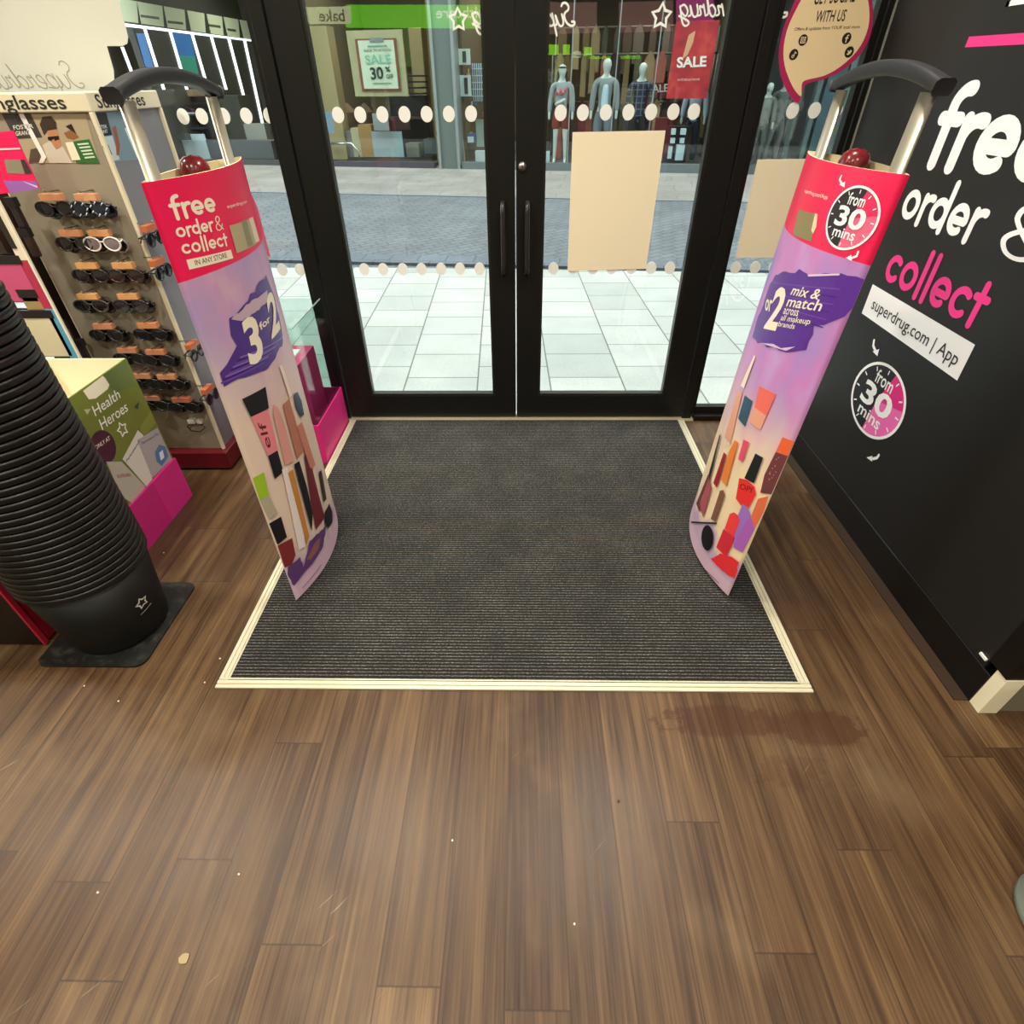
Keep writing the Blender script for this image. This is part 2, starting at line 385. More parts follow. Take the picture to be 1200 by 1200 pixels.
def paving_mat():
    m = N('grey_stone_paving', 0.75); x, y, z = m.pos()
    b = m.n('ShaderNodeTexBrick'); b.offset = 0.45; b.inputs['Scale'].default_value = 1; b.inputs['Mortar Size'].default_value = 0.005
    b.inputs['Brick Width'].default_value = 0.385; b.inputs['Row Height'].default_value = 0.46
    b.inputs['Color1'].default_value = (*lin('#b4b7b2'), 1); b.inputs['Color2'].default_value = (*lin('#a3a7a3'), 1); b.inputs['Mortar'].default_value = (*lin('#62655f'), 1)
    m.link(m.vec(m.math('ADD', y, -3.093+0.385*40), m.math('ADD', m.math('ADD', x, -0.28+0.46*40), m.math('MULTIPLY', y, 0.03))), b.inputs['Vector'])
    n1 = m.noise(m.vec(m.math('MULTIPLY', x, 60.0), m.math('MULTIPLY', y, 60.0)), 1, 5, 0.7); n2 = m.noise(m.vec(x, y), 2.5, 4)
    c = m.mix(0.35, b.outputs['Color'], m.ramp(n1, [(0.3, '#9a9c98'), (0.6, '#e4e6e0')]), 'MULTIPLY')
    c = m.mix(0.25, c, m.ramp(n2, [(0.3, '#a9b0ac'), (0.7, '#ffffff')]), 'MULTIPLY'); m.color(c); return m.m
def setts_mat(name, c1, c2, mo, w, h, rot=0.3):
    m = N(name, 0.8); x, y, z = m.pos()
    b = m.n('ShaderNodeTexBrick'); b.offset = 0.5; b.inputs['Scale'].default_value = 1; b.inputs['Mortar Size'].default_value = 0.008
    b.inputs['Brick Width'].default_value = w; b.inputs['Row Height'].default_value = h
    b.inputs['Color1'].default_value = (*lin(c1), 1); b.inputs['Color2'].default_value = (*lin(c2), 1); b.inputs['Mortar'].default_value = (*lin(mo), 1)
    cr, sr = math.cos(rot), math.sin(rot)
    m.link(m.vec(m.math('ADD', m.math('MULTIPLY', x, cr), m.math('MULTIPLY_ADD', y, sr, 30.0)), m.math('ADD', m.math('MULTIPLY', x, -sr), m.math('MULTIPLY_ADD', y, cr, 30.0))), b.inputs['Vector'])
    n1 = m.noise(m.vec(x, y), 1.6, 5, 0.65); n2 = m.noise(m.vec(x, y), 30, 3, 0.6)
    c = m.mix(0.5, b.outputs['Color'], m.ramp(n1, [(0.3, '#8f969c'), (0.7, '#ffffff')]), 'MULTIPLY')
    c = m.mix(0.35, c, m.ramp(n2, [(0.3, '#9a9a9a'), (0.65, '#ffffff')]), 'MULTIPLY'); m.color(c); return m.m
def glass_mat(name='window_glass', tint='#fafdfb', ior=1.5):
    m = bpy.data.materials.new(name); m.use_nodes = True; t = m.node_tree; t.nodes.clear()
    o = t.nodes.new('ShaderNodeOutputMaterial'); mx = t.nodes.new('ShaderNodeMixShader'); tr = t.nodes.new('ShaderNodeBsdfTransparent'); gl = t.nodes.new('ShaderNodeBsdfGlossy')
    fr = t.nodes.new('ShaderNodeFresnel'); ge = t.nodes.new('ShaderNodeNewGeometry'); mr = t.nodes.new('ShaderNodeMapRange'); mr.inputs[3].default_value = ior; mr.inputs[4].default_value = 1/ior
    t.links.new(ge.outputs['Backfacing'], mr.inputs[0]); t.links.new(mr.outputs[0], fr.inputs[0]); tr.inputs[0].default_value = (*lin(tint), 1); gl.inputs['Roughness'].default_value = 0.0
    t.links.new(fr.outputs[0], mx.inputs[0]); t.links.new(tr.outputs[0], mx.inputs[1]); t.links.new(gl.outputs[0], mx.inputs[2]); t.links.new(mx.outputs[0], o.inputs[0])
    _M[name] = m; return m
GLASS = glass_mat(); ACRYL = glass_mat('clear_acrylic', '#eef7f4')
FRAME = mat('black_frame_paint', '#11100e', 0.42, spec=0.35); FRAME2 = mat('black_bead', '#1c1c19', 0.35)
WALLW = mat('cream_plaster', '#d8d0bd', 0.8); ALU = mat('brushed_aluminium', '#cfc8b4', 0.38, 0.85); CREAMALU = mat('cream_anodised_strip', '#d6cfb4', 0.45, 0.25)
BLK = mat('black_vinyl_panel', '#1b1a19', 0.5, spec=0.4); BLKG = mat('black_gloss_trim', '#080808', 0.3)
WHITE = mat('white_vinyl', '#f4f5ef', 0.5); PINK = mat('hot_pink_vinyl', '#ef2f8f', 0.5); PAPER = mat('cream_paper', '#f3e4c4', 0.8)
# ------------------------------------------------------------------ the shop's shell
def slab(name, a, b, m, **k): return struct(MB().box(a, b), name, m, **k)
slab('floor', (-4, -6.4, -0.12), (4, 2.72, 0), wood_floor())
slab('ceiling', (-4.1, -6.5, CEIL), (4.1, 2.86, 3.1), mat('ceiling_tiles', '#cfcabd', 0.9))
slab('wall_left', (-4.15, -6.5, -0.12), (-4, 2.86, CEIL), WALLW); slab('wall_far_right', (4, -6.5, -0.12), (4.15, 2.86, CEIL), WALLW)
slab('wall_back', (-4.15, -6.55, -0.12), (4.15, -6.4, CEIL), mat('back_wall_dark', '#4a433c', 0.8))
HEAD = 2.25
slab('wall_front', (-4.15, D-0.04, HEAD), (4.15, D+0.12, 4.6), mat('fascia_dark', '#242220', 0.6))
slab('wall_sky_block_left', (-16, D-0.04, -0.12), (-4.15, D+0.12, 7.5), mat('added_facade', '#3c3a37', 0.7)); slab('wall_sky_block_right', (4.15, D-0.04, -0.12), (13, D+0.12, 7.5), mat('added_facade', '#3c3a37', 0.7)); slab('wall_sky_block_above', (-4.15, D-0.04, 4.6), (4.15, D+0.12, 7.5), mat('added_facade', '#3c3a37', 0.7))  # unseen street walls, added to keep sky out of the shop-glass reflections
slab('wall_front_left', (-4.15, D-0.04, -0.12), (-3.3, D+0.12, HEAD), FRAME); slab('wall_front_right', (1.75, D-0.04, -0.12), (4.15, D+0.12, HEAD), FRAME)
slab('trim_threshold', (-1.03, 2.722, -0.1), (0.965, D+0.05, 0.004), mat('threshold_strip', '#cdbf9f', 0.4, 0.4))
slab('trim_sill_left', (-3.3, 2.72, -0.1), (-1.03, D+0.05, 0.03), FRAME); slab('trim_sill_right', (0.965, 2.72, -0.1), (1.75, D+0.05, 0.03), FRAME)
# door frame posts
def post(name, x0, x1, y0=D-0.035, y1=D+0.045): return struct(MB().box((x0, y0, 0), (x1, y1, HEAD)), name, FRAME, bevel=0.004)
post('trim_1', -1.024, -0.968); post('trim_2', 0.905, 0.955); post('trim_3', 1.345, 1.374); post('trim_4', -3.3, -3.24); post('trim_7', 1.69, 1.75)
slab('trim_5', (-3.3, D-0.035, HEAD-0.06), (1.75, D+0.045, HEAD), FRAME)
slab('trim_6', (-0.968, D-0.03, HEAD-0.1), (0.905, D+0.04, HEAD-0.06), FRAME)
# ---- doors
GD = planeY(D-0.006)
DOT = mat('frosted_dot', '#eeeee8', 0.6)
def dots(parent, pxs, row):
    for p in pxs:
        u, v = GD.uv(*p); m = MB(); m.prism(ell(u, 1.397 if row else 0.795, 0.0245, 0.0275, 28), lambda x, y: (x, D-0.0065, y), lambda x, y: (x, D-0.0045, y)); m.build('safety_dot', DOT, parent)
def leaf(name, x0, x1, gx0, gx1):
    m = MB(); y0, y1 = D-0.025, D+0.025
    m.use(FRAME).box((x0, y0, 0.012), (gx0, y1, HEAD-0.1)).box((gx1, y0, 0.012), (x1, y1, HEAD-0.1)).box((gx0, y0, 0.012), (gx1, y1, 0.137)).box((gx0, y0, HEAD-0.2), (gx1, y1, HEAD-0.1))
    b = 0.012
    m.use(FRAME2).box((gx0, y0+0.006, 0.137), (gx0+b, y1-0.006, HEAD-0.2)).box((gx1-b, y0+0.006, 0.137), (gx1, y1-0.006, HEAD-0.2)).box((gx0+b, y0+0.006, 0.137), (gx1-b, y1-0.006, 0.137+b))
    d = struct(m, name, loc=(x0, D, 0)); g = MB().box((gx0+b, D-0.004, 0.137+b), (gx1-b, D+0.004, HEAD-0.2)).build('glass_pane', GLASS, d); return d, g
door1, pane1 = leaf('door_1', -0.962, -0.029, -0.832, -0.144); door2, pane2 = leaf('door_2', -0.024, 0.9, 0.092, 0.786)
xs1 = [396, 422, 448, 474, 500, 526, 552]; xs2 = [657, 683, 710, 736.5, 763, 789, 813]
dots(pane1, [(x, 134) for x in xs1], 1); dots(pane1, [(x, 316) for x in (427, 449, 472, 494, 517, 539, 562)], 0)
dots(pane2, [(x, 132) for x in xs2], 1); dots(pane2, [(x, 315) for x in (648.5, 672, 695, 717, 740, 763, 785)], 0)
def pull(x, parent):
    m = MB(); y = D-0.025; m.tube([(x, y, 1.075), (x, y-0.03, 1.08), (x, y-0.045, 1.065), (x, y-0.047, 1.04), (x, y-0.047, 0.82), (x, y-0.045, 0.797), (x, y-0.03, 0.782), (x, y, 0.785)], 0.011, 12); m.build('pull_handle', mat('black_handle', '#26221d', 0.3), parent)
pull(-0.083, door1); pull(0.026, door2)
lk = MB(); lk.tube([(0.003, D-0.024, 1.214), (0.003, D-0.034, 1.214)], 0.017, 20); lo = lk.build('lock_cylinder', mat('lock_steel', '#b8b2a8', 0.3, 0.9), door2)
MB().box((0.001, D-0.0355, 1.206), (0.005, D-0.0335, 1.218)).build('keyhole', mat('key_slot', '#2a2824'), lo)
# ---- side windows
def window(name, x0, x1, dd):
    m = MB(); y0, y1 = D-0.02, D+0.02
    m.box((x0, y0, 0.03), (x1, y1, 0.068)).box((x0, y0, 0.068), (x0+0.02, y1, HEAD-0.06)).box((x1-0.02, y0, 0.068), (x1, y1, HEAD-0.06))
    w_ = struct(m, name, FRAME, loc=(x0, D, 0)); g = MB().box((x0+0.02, D-0.004, 0.068), (x1-0.02, D+0.004, HEAD-0.06)).build('glass_pane', GLASS, w_); dots(g, dd, 1); return w_, g
win1, wp1 = window('window_1', -3.24, -1.024, [(215, 138), (237, 138), (263, 138), (289, 137.5), (316, 137)])
win2, wp2 = window('window_2', 0.955, 1.345, [(929, 129), (955, 128), (981, 127)])
dots(wp2, [(862, 314), (885, 314), (907, 314)], 0); dots(wp1, [(331, 318), (352, 318), (309, 319)], 0)
# ---- dark wall on the right with its printed panel
XW = 1.375
struct(MB().box((XW+0.012, 0.945, 0.16), (1.78, 2.745, CEIL)), 'wall_right', BLK, loc=(XW, 0.95, 0))
m = MB(); m.use(mat('grey_wall_end', '#75705c', 0.8)).box((XW+0.04, 0.935, 0), (1.78, 2.74, 0.16)); struct(m, 'wall_right_base', loc=(1.5, 1.8, 0))
m = MB(); m.use(mat('white_corner_bead', '#efe6c6', 0.5)).box((XW, 0.927, 0), (XW+0.032, 0.967, 0.16)).box((XW+0.032, 0.927, 0), (XW+0.055, 0.94, 0.16)); struct(m, 'trim_corner_bead', loc=(XW, 0.93, 0))
m = MB(); m.box((XW-0.004, 0.967, 0.0), (XW+0.04, 2.74, 0.125)); struct(m, 'baseboard_right', BLKG, loc=(XW, 1.85, 0), bevel=0.003)
m = MB(); m.box((XW-0.003, 0.93, 0.162), (XW+0.012, 1.0, CEIL)).box((XW+0.012, 0.93, 0.162), (1.78, 0.944, CEIL)); struct(m, 'trim_wall_end', BLKG, loc=(XW, 0.93, 0.16))
slab('floor_dark_strip', (XW-0.045, 0.97, 0.0), (XW-0.004, 2.72, 0.004), mat('dark_floor_band', '#38291d', 0.45))  # thin darker band on the floor along the wall's foot
struct(MB().box((XW-0.006, 2.738, 0.125), (XW+0.012, 2.744, CEIL)), 'trim_panel_edge', mat('panel_edge_strip', '#8c8a80', 0.4), loc=(XW, 2.74, 0.13))
SW = planeXn(XW)
panel = MB().box((XW, 1.0, 0.125), (XW+0.012, 2.738, CEIL)).build('wall_graphic_panel', BLK, loc=(XW, 1.85, 0.12))
tag(panel, 'black wall panel printed with large white and pink order and collect lettering', 'wall panel')
def on_panel(name, fn, mt, off=0.001, **k):
    m = MB(); fn(m, off); return m.build(name, mt, panel, **k)
LIT = mat('white_lettering', '#ffffff', 0.5); PKL = mat('pink_lettering', '#f4318f', 0.5)
on_panel('lettering', lambda m, o: roundnat('free', SW, (1083, 190), 0.142, o, m, 0.28, 0.165), LIT, label='large white word free')
on_panel('lettering', lambda m, o: roundnat('order', SW, (1053, 254), 0.092, o, m, 0.25), LIT, label='white word order')
def amp_on(S, bl, br, tl, w=0.12):
    A, B, T = S.uv(*bl), S.uv(*br), S.uv(*tl)
    def f(m, o):
        U = (B[0]-A[0], B[1]-A[1]); V = ((T[0]-A[0])/1.36, (T[1]-A[1])/1.36); fill2d(mapped(stroke(AMP, w, 8), lambda x, y: (A[0]+U[0]*x+V[0]*y, A[1]+U[1]*x+V[1]*y)), S, o, m)
    return f
on_panel('lettering', amp_on(SW, (1168, 294), (1222, 316), (1187, 236)), LIT, label='thin white ampersand')
on_panel('lettering', lambda m, o: roundnat('collect', SW, (1034, 327), 0.096, o, m, 0.24), PKL, label='pink word collect')
on_panel('web_address_label', lambda m, o: fill2d([P(SW, [(1010, 367), (1122, 446), (1143, 404), (1023, 333)])], SW, o, m), LIT, 0.0008)
on_panel('lettering', lambda m, o: text('superdrug.com | App', SW, (1021, 361), (1120, 429), (1026, 348.5), o, m, 0.004), mat('dark_print', '#2c2c2e', 0.6), 0.0018)
on_panel('printed_bar', lambda m, o: fill2d([P(SW, [(1131, 55.5), (1136, 43), (1200, 38.5), (1260, 33), (1262, 46), (1200, 52)])], SW, o, m), PKL)
def frame_corner(m, o):
    A = SW.uv(1178, 8); w_ = 0.014
    fill2d([[(A[0], A[1]), (A[0]+0.5, A[1]), (A[0]+0.5, A[1]+w_), (A[0], A[1]+w_)], [(A[0], A[1]), (A[0]+w_, A[1]), (A[0]+w_, A[1]+0.3), (A[0], A[1]+0.3)]], SW, o, m)
on_panel('printed_frame', frame_corner, LIT)
# dial: centre and radius on the wall plane
def dial(S, c, rx, ry, parent, base, pcol=('#17161a', '#f76fbb', '#e81f86'), arrows=None, tx=None):
    def pt(a, k): return (c[0]+rx*k*math.sin(math.radians(a)), c[1]+ry*k*math.cos(math.radians(a)))
    def sect(a0, a1, k=1.0): return [c]+[pt(a0+(a1-a0)*i/20, k) for i in range(21)]
    def mk(name, polys, mt, off, **k):
        m = MB(); fill2d(polys, S, off, m); return m.build(name, mt, parent, **k)
    ring = MB(); n = 48; o1 = [pt(360*i/n, 1.05) for i in range(n)]; i1 = [pt(360*i/n, 0.97) for i in range(n)]
    fill2d([[o1[i], o1[(i+1) % n], i1[(i+1) % n], i1[i]] for i in range(n)], S, base+0.0012, ring); ring.build('dial_ring', LIT, parent)
    mk('dial_face', [sect(185, 375, 0.99)], C(pcol[0], 0.6), base, label='dark half of the dial')
    mk('dial_face', [sect(15, 185, 0.99)], C(pcol[1], 0.5), base+0.0004, label='pale pink half of the dial')
    mk('dial_face', [sect(15, 75, 0.985)], C(pcol[2], 0.5), base+0.0007, label='deep pink wedge of the dial')
    for a in range(0, 360, 30): mk('dial_tick', stroke([pt(a, 0.8), pt(a, 0.92)], rx*0.035, 6)[:1], LIT, base+0.0012)
    for txt, x0, x1, y0, y1, b in (('from', -0.36, 0.34, 0.42, 0.8, 0.012), ('30', -0.62, 0.6, -0.28, 0.36, 0.03), ('mins', -0.5, 0.46, -0.66, -0.34, 0.015)):
        m = MB(); text(txt, S, (c[0]+rx*x0, c[1]+ry*y0), (c[0]+rx*x1, c[1]+ry*y0), (c[0]+rx*x0, c[1]+ry*y1), base+0.0018, m, b, px=False); m.build('lettering', LIT, parent)
    for tail, head in arrows or (): mk('dial_arrow', stroke(P(S, tail), rx*0.07, 8)+[P(S, head)], LIT, base+0.0012)
a = SW.uv(1030, 471); t_ = SW.uv(1030, 421); r_ = SW.uv(1063, 471)
SC_V = abs(SW.uv(1030, 420)[1]-SW.uv(1030, 523)[1])/2; SC_U = abs(SW.uv(996, 463)[0]-SW.uv(1064, 480)[0])/2
dial(SW, ((SW.uv(996, 463)[0]+SW.uv(1064, 480)[0])/2, (SW.uv(1030, 420)[1]+SW.uv(1030, 523)[1])/2), SC_U/1.03, SC_V/1.0, panel, 0.001, arrows=(([(1025, 399), (1024, 405), (1026.5, 411)], [(1023.3, 411.8), (1031, 409), (1028.8, 417.5)]), ([(1030.5, 533.5), (1028.5, 536.5), (1024, 537.5)], [(1023, 534.2), (1022.6, 541), (1016, 536)])))
tag(MB().box((XW-0.006, 1.005, 0.148), (XW-0.0005, 1.032, 0.156)).build('tape_scrap', WHITE, loc=(XW, 1.02, 0.15)), 'scrap of white tape stuck low on the black wall near its corner', 'tape')
# ---- entrance mat
mx0, mx1, my0, my1 = -0.9655, 0.9107, 0.99, 2.72
em = thing('entrance_mat', (0, 1.85, 0), 'charcoal ribbed entrance mat in a cream metal frame before the glass doors', 'doormat')
MB().box((mx0+0.03, my0+0.03, 0.0005), (mx1-0.03, my1, 0.007)).build('carpet', ribbed_carpet(), em)
def strip(a, b, horiz):
    m = MB(); x0, y0 = a; x1, y1 = b
    if horiz: [m.box((x0, y0+p, 0.0005), (x1, y0+q, h)) for p, q, h in ((0, 0.012, 0.008), (0.012, 0.015, 0.0045), (0.015, 0.027, 0.009), (0.027, 0.0305, 0.0055), (0.0305, 0.035, 0.009))]
    else:
        s_ = 1 if x0 < 0 else -1
        for p, q, h in ((0, 0.012, 0.008), (0.012, 0.015, 0.0045), (0.015, 0.027, 0.009), (0.027, 0.0305, 0.0055), (0.0305, 0.035, 0.009)):
            m.box((min(x0+s_*p, x0+s_*q), y0, 0.0005), (max(x0+s_*p, x0+s_*q), y1, h))
    m.build('frame_strip', CREAMALU, em, bevel=0.0012)
strip((mx0, my0), (mx1, my0), True); strip((mx0, my0+0.0352), (mx0, my1), False); strip((mx1, my0+0.0352), (mx1, my1), False)
# ------------------------------------------------------------------ security gates with printed sleeves
def print_bg(name, seed, warm):
    m = N(name, 0.42); x, y, z = m.pos()
    n1 = m.noise(m.vec(m.math('MULTIPLY', x, 3.0), m.math('MULTIPLY_ADD', y, 5.0, seed), m.math('MULTIPLY', z, 3.0)), 1, 3, 0.55)
    n2 = m.noise(m.vec(m.math('MULTIPLY', x, 9.0), m.math('MULTIPLY_ADD', y, 14.0, seed+9), m.math('MULTIPLY', z, 6.0)), 1, 4, 0.6)
    c = m.ramp(m.math('ADD', m.math('MULTIPLY', n1, 0.75), m.math('MULTIPLY', n2, 0.25)), [(0.3, '#9a8fc4'), (0.43, '#b59ac6'), (0.52, '#c89bc0'), (0.62, '#d7b4bd'), (0.75, '#a8a8cf')] if not warm else [(0.3, '#8f86c9'), (0.42, '#ad8acb'), (0.53, '#c884c4'), (0.64, '#c69ad2'), (0.78, '#8e98d0')])
    f = m.math('ADD', z, m.math('MULTIPLY', m.math('SUBTRACT', n1, 0.5), 0.5))
    c = m.mix(m.sstep(f, *((1.02, 0.6) if not warm else (0.85, 0.4))), c, '#e2cbb8' if not warm else '#f1d8b0'); c = m.mix(m.sstep(f, 0.16, 0.1), c, '#c7a9c2')
    m.color(c); return m.m
HDR = mat('sleeve_pink_print', '#ee1552', 0.38); INNER = mat('sleeve_cream_inside', '#e6d5ab', 0.7); PALE = mat('pale_lilac_band', '#d6b4c6', 0.5)
GREYH = mat('charcoal_handle', '#2b2b2f', 0.45); LAMP = mat('dark_red_lens', '#6a1a22', 0.22)
def gate(x0, y0, L, side, bulge, lean, zh, zb, bg, label):
    S = Sheet(x0, y0, L, bulge, side, lean); B = Sheet(x0, y0, L, bulge*0.75, -side, lean)
    g = thing('security_gate', (x0, y0+L/2, 0), label, 'security gate', 'printed security gates either side of the entrance mat')
    zt = 1.335; n = 26; zs = [0.02, zb, zh, zt]; T = 0.004
    def loop(z, off): # around the sleeve: front near->far, back far->near
        return [Vector((S.x(y0+L*i/n, z)+side*off*min(1, 4*i/n*(1-i/n)*2), y0+L*i/n, z)) for i in range(n+1)]+[Vector((B.x(y0+L*i/n, z)-side*off*min(1, 4*i/n*(1-i/n)*2), y0+L*i/n, z)) for i in range(n-1, 0, -1)]
    m = MB(); k = 2*n
    m.smooth = True
    for a in range(3):
        m.use([PALE, bg, HDR][a]); o = loop(zs[a], 0)+loop(zs[a+1], 0)
        m.add(o, [(j, (j+1) % k, k+(j+1) % k, k+j) for j in range(k)])
    m.use(INNER); m.add(loop(0.02, -T)+loop(zt, -T), [(j, (j+1) % k, k+(j+1) % k, k+j) for j in range(k)])
    m.smooth = False
    for z in (0.02, zt): m.add(loop(z, 0)+loop(z, -T), [(j, (j+1) % k, k+(j+1) % k, k+j) for j in range(k)])
    sl = m.build('printed_sleeve', None, g)
    xm = lambda z: x0+lean*z-side*0.002
    for yy in (y0+0.058, y0+L-0.08):
        m = MB(); m.tube([(xm(0), yy, 0.007), (xm(0.7), yy, 0.7), (xm(1.475), yy, 1.475)], 0.026, 20, squash=(1, 0.42)); m.build('pole', ALU, g)
    m = MB(); ya, yb = y0+0.014, y0+L-0.045; K = 24; rings = []
    for i in range(K+1):
        t = i/K; y = ya+(yb-ya)*t; zc = 1.484+0.034*4*t*(1-t); th = 0.012+0.003*4*t*(1-t); sl_ = 0.034*4*(1-2*t)/(yb-ya); kk = 1/math.sqrt(1+sl_*sl_)
        for dx, dz in ((-0.015, -1), (0.015, -1), (0.018, -0.6), (0.018, 0.6), (0.012, 1), (-0.012, 1), (-0.018, 0.6), (-0.018, -0.6)):
            rings.append((xm(1.47)+dx, y-sl_*kk*th*dz, zc+kk*th*dz))
    fs = [(i*8+j, i*8+(j+1) % 8, (i+1)*8+(j+1) % 8, (i+1)*8+j) for i in range(K) for j in range(8)]+[tuple(range(8)), tuple(K*8+j for j in range(7, -1, -1))]
    m.smooth = True; m.add(rings, fs); m.build('arched_handle', GREYH, g, bevel=0.003)
    m = MB(); yc = y0+L*0.47
    m.use(GREYH).box((xm(1.3)-0.012, y0+0.06, 1.255), (xm(1.3)+0.012, y0+L-0.09, 1.28)); cb = m.build('cross_bar', GREYH, g)
    m = MB(); m.smooth = True; m.lathe([(0.0, 0.084), (0.018, 0.081), (0.03, 0.072), (0.036, 0.055), (0.037, 0.03), (0.037, 0.0)], (xm(1.28), yc, 1.28), 24); m.build('alarm_lamp', LAMP, cb)
    return g, sl, S, B
def art(parent, S):
    st = {'n': 0}
    def a(name, polys, col, px=True, off=None, rg=None, label=None, rough_=0.4):
        st['n'] += 1; q = [P(S, p) for p in polys] if px else polys
        if rg: q = [rough(p, *rg) for p in q]
        m = MB(); fill2d(q, S, off or (0.0006+0.00012*st['n']), m); return m.build(name, C(col, rough_) if isinstance(col, str) else col, parent, label=label)
    def t(txt, bl, br, tl, col, bold=0.0, shear=0.0, name='lettering'):
        st['n'] += 1; m = MB(); text(txt, S, bl, br, tl, 0.0006+0.00012*st['n'], m, bold, shear); return m.build(name, C(col, 0.5) if isinstance(col, str) else col, parent)
    def r(txt, bl, br, tl, w=0.26, col='#f6ead0'):
        st['n'] += 1; m = MB(); roundtext(txt, S, bl, br, tl, 1.0, 0.0006+0.00012*st['n'], m, w); return m.build('lettering', C(col, 0.5), parent)
    return a, t, r
CRM = '#f6ead0'
# ---- gate beside the sunglasses stand
g1, s1, S1, B1 = gate(-0.82, 1.346, 0.535, 1, 0.062, 0.0, 1.128, 0.088, print_bg('sleeve_print_a', 3.0, False), 'tall security gate beside the sunglasses stand, pink sleeve top reading free order and collect')
a, t, r = art(s1, S1)
r('free', (203.5, 257), (254.5, 247.5), (197.3, 238.8), 0.25); r('order', (207.5, 279), (250.5, 270), (204, 267.3), 0.24)
m = MB(); amp_on(S1, (253, 270.5), (262, 268.5), (249.5, 254.5), 0.1)(m, 0.0009); m.build('lettering', C(CRM), s1)
r('collect', (214, 298.5), (267.5, 287.5), (210.8, 286.6), 0.23)
a('white_label', [[(221.5, 316), (273, 302.5), (270, 292.5), (218, 304.5)]], CRM); t('IN ANY STORE', (229, 311), (266, 301.5), (227, 305), '#3a2430', 0.006)
t('superdrug.com', (266, 244), (289, 237.5), (265, 240), CRM, 0.004)
a('picture_patch', [[(268, 264.5), (295.5, 254), (303.5, 282), (277, 297)]], '#b9ab83', label='olive and beige picture patch'); a('picture_patch', [[(282, 259), (288, 257), (296, 286.5), (290, 290)]], '#8f8a62'); a('picture_patch', [[(291, 256), (295.5, 254), (303.5, 282), (299, 284.5)]], '#e9dcc0')
SW1 = [(303, 330), (286, 356), (268, 373), (270, 393), (277, 405), (270, 418), (257, 437), (262, 453), (287, 442), (298, 438), (313, 432), (322, 420), (331, 400), (328, 378), (320, 345), (311, 322)]
a('paint_swipe', [SW1], '#4f2f86', rg=(0.006, 0.02), label='purple paint swipe behind the offer')
for k in range(9):
    q = k/8; x0_, y0_ = 258+q*22, 448-q*30; a('paint_streak', [[(x0_, y0_), (x0_+50, y0_-24), (x0_+50.5, y0_-22.2), (x0_+0.4, y0_+2.0)]], ['#6b46a3', '#3b2270', '#8463b5'][k % 3])
a('paint_streak', [[(270, 374), (287, 357), (312, 340), (313, 351), (283, 376)]], '#c6a9b9', rg=(0.003, 0.015), label='pale streak in the paint swipe')
t('3', (292, 427), (309, 416), (281, 376), CRM, 0.035, 0.0); t('for', (304, 387), (316, 376), (301.5, 379), CRM, 0.02); t('2', (317, 396), (327, 383), (310, 348), CRM, 0.03)
# pictured make-up
a('pictured_tube', [[(293, 488), (313, 479.5), (325, 527), (313, 534)]], '#e5848c', label='pink tube lettered on its side'); a('pictured_cap', [[(282.5, 467.5), (310, 453), (314, 478), (293, 488.5)]], '#16161b')
t('elf', (317, 524), (309, 494), (309, 526), '#5c2029', 0.004)
a('pictured_cap', [[(313, 534), (324, 527.5), (331, 552.5), (321, 561)]], '#17151c')
a('pictured_tube', [[(319, 474), (325, 478), (331, 493), (344, 540), (333, 545), (319, 486)]], '#d99a90'); a('pictured_tube', [[(330, 474), (337.5, 467), (355, 528), (347, 538)]], '#b97660', label='copper tube')
a('pictured_pencil', [[(326, 429), (329, 427), (341, 463), (338, 466)]], '#f2dccb'); a('pictured_badge', [[(343, 462), (347, 459), (352, 470), (355, 486), (351, 489), (345, 476)]], '#34495e')
a('pictured_tube', [[(329, 550), (335, 547), (349, 590), (357, 640), (349, 644), (340, 600)]], '#e9dcd6'); a('pictured_cap', [[(295, 560), (308, 553), (314, 580), (303, 586)]], '#9dbf2f', label='lime green cap')
a('pictured_tube', [[(303, 586), (314, 580), (324, 601), (314, 609)]], '#b0a790'); a('pictured_cap', [[(314, 613), (328, 605), (335, 629), (324, 638)]], '#151318'); a('pictured_bottle', [[(324, 639), (341, 630), (345, 650), (341, 661), (331, 668)]], '#7d2b2c', label='dark red bottle')
a('pictured_pencil', [[(336, 554), (342, 550), (361, 628), (358, 638)]], '#c08240', label='orange pencil'); a('pictured_tube', [[(343, 544), (349, 540), (358, 570), (365, 601), (364, 622), (352, 577)]], '#16121a')
a('pictured_tube', [[(355, 533), (359, 529), (372, 580), (379, 606), (369, 620), (364, 592)]], '#6d1f2d', label='deep red tube'); a('pictured_tube', [[(346, 500), (352, 494), (368, 545), (362, 549)]], '#c9826e')
a('pictured_compact', [[(379, 600), (384, 590), (388, 600), (388, 612), (383, 619), (379, 612)]], '#17131c'); a('pictured_tube', [[(372, 553), (375, 551), (381, 585), (378, 588)]], '#3a2a2c')
a('pictured_splash', [[(334, 676), (336, 664), (350, 652), (354, 664), (361, 634), (369, 626), (377, 620), (381, 612), (377, 640), (368, 655), (357, 668), (343, 686)]], '#5d3a72', rg=(0.003, 0.015), label='purple splash of make-up')
a('pictured_splash', [[(358, 655), (366, 638), (374, 628), (372, 642), (362, 656)]], '#8d5a54'); a('print_line', [[(353, 689), (375, 662), (374.6, 661.2), (352.6, 688.2)]], '#8c6f8d')
# pink flap behind the sleeve's far edge
m = MB(); m.prism([(1.872, 1.075), (1.905, 1.055), (1.905, 1.20), (1.872, 1.27)], lambda y, z: (-0.822, y, z), lambda y, z: (-0.825, y, z)); m.build('pink_flap', C('#e8466e', 0.4), g1)
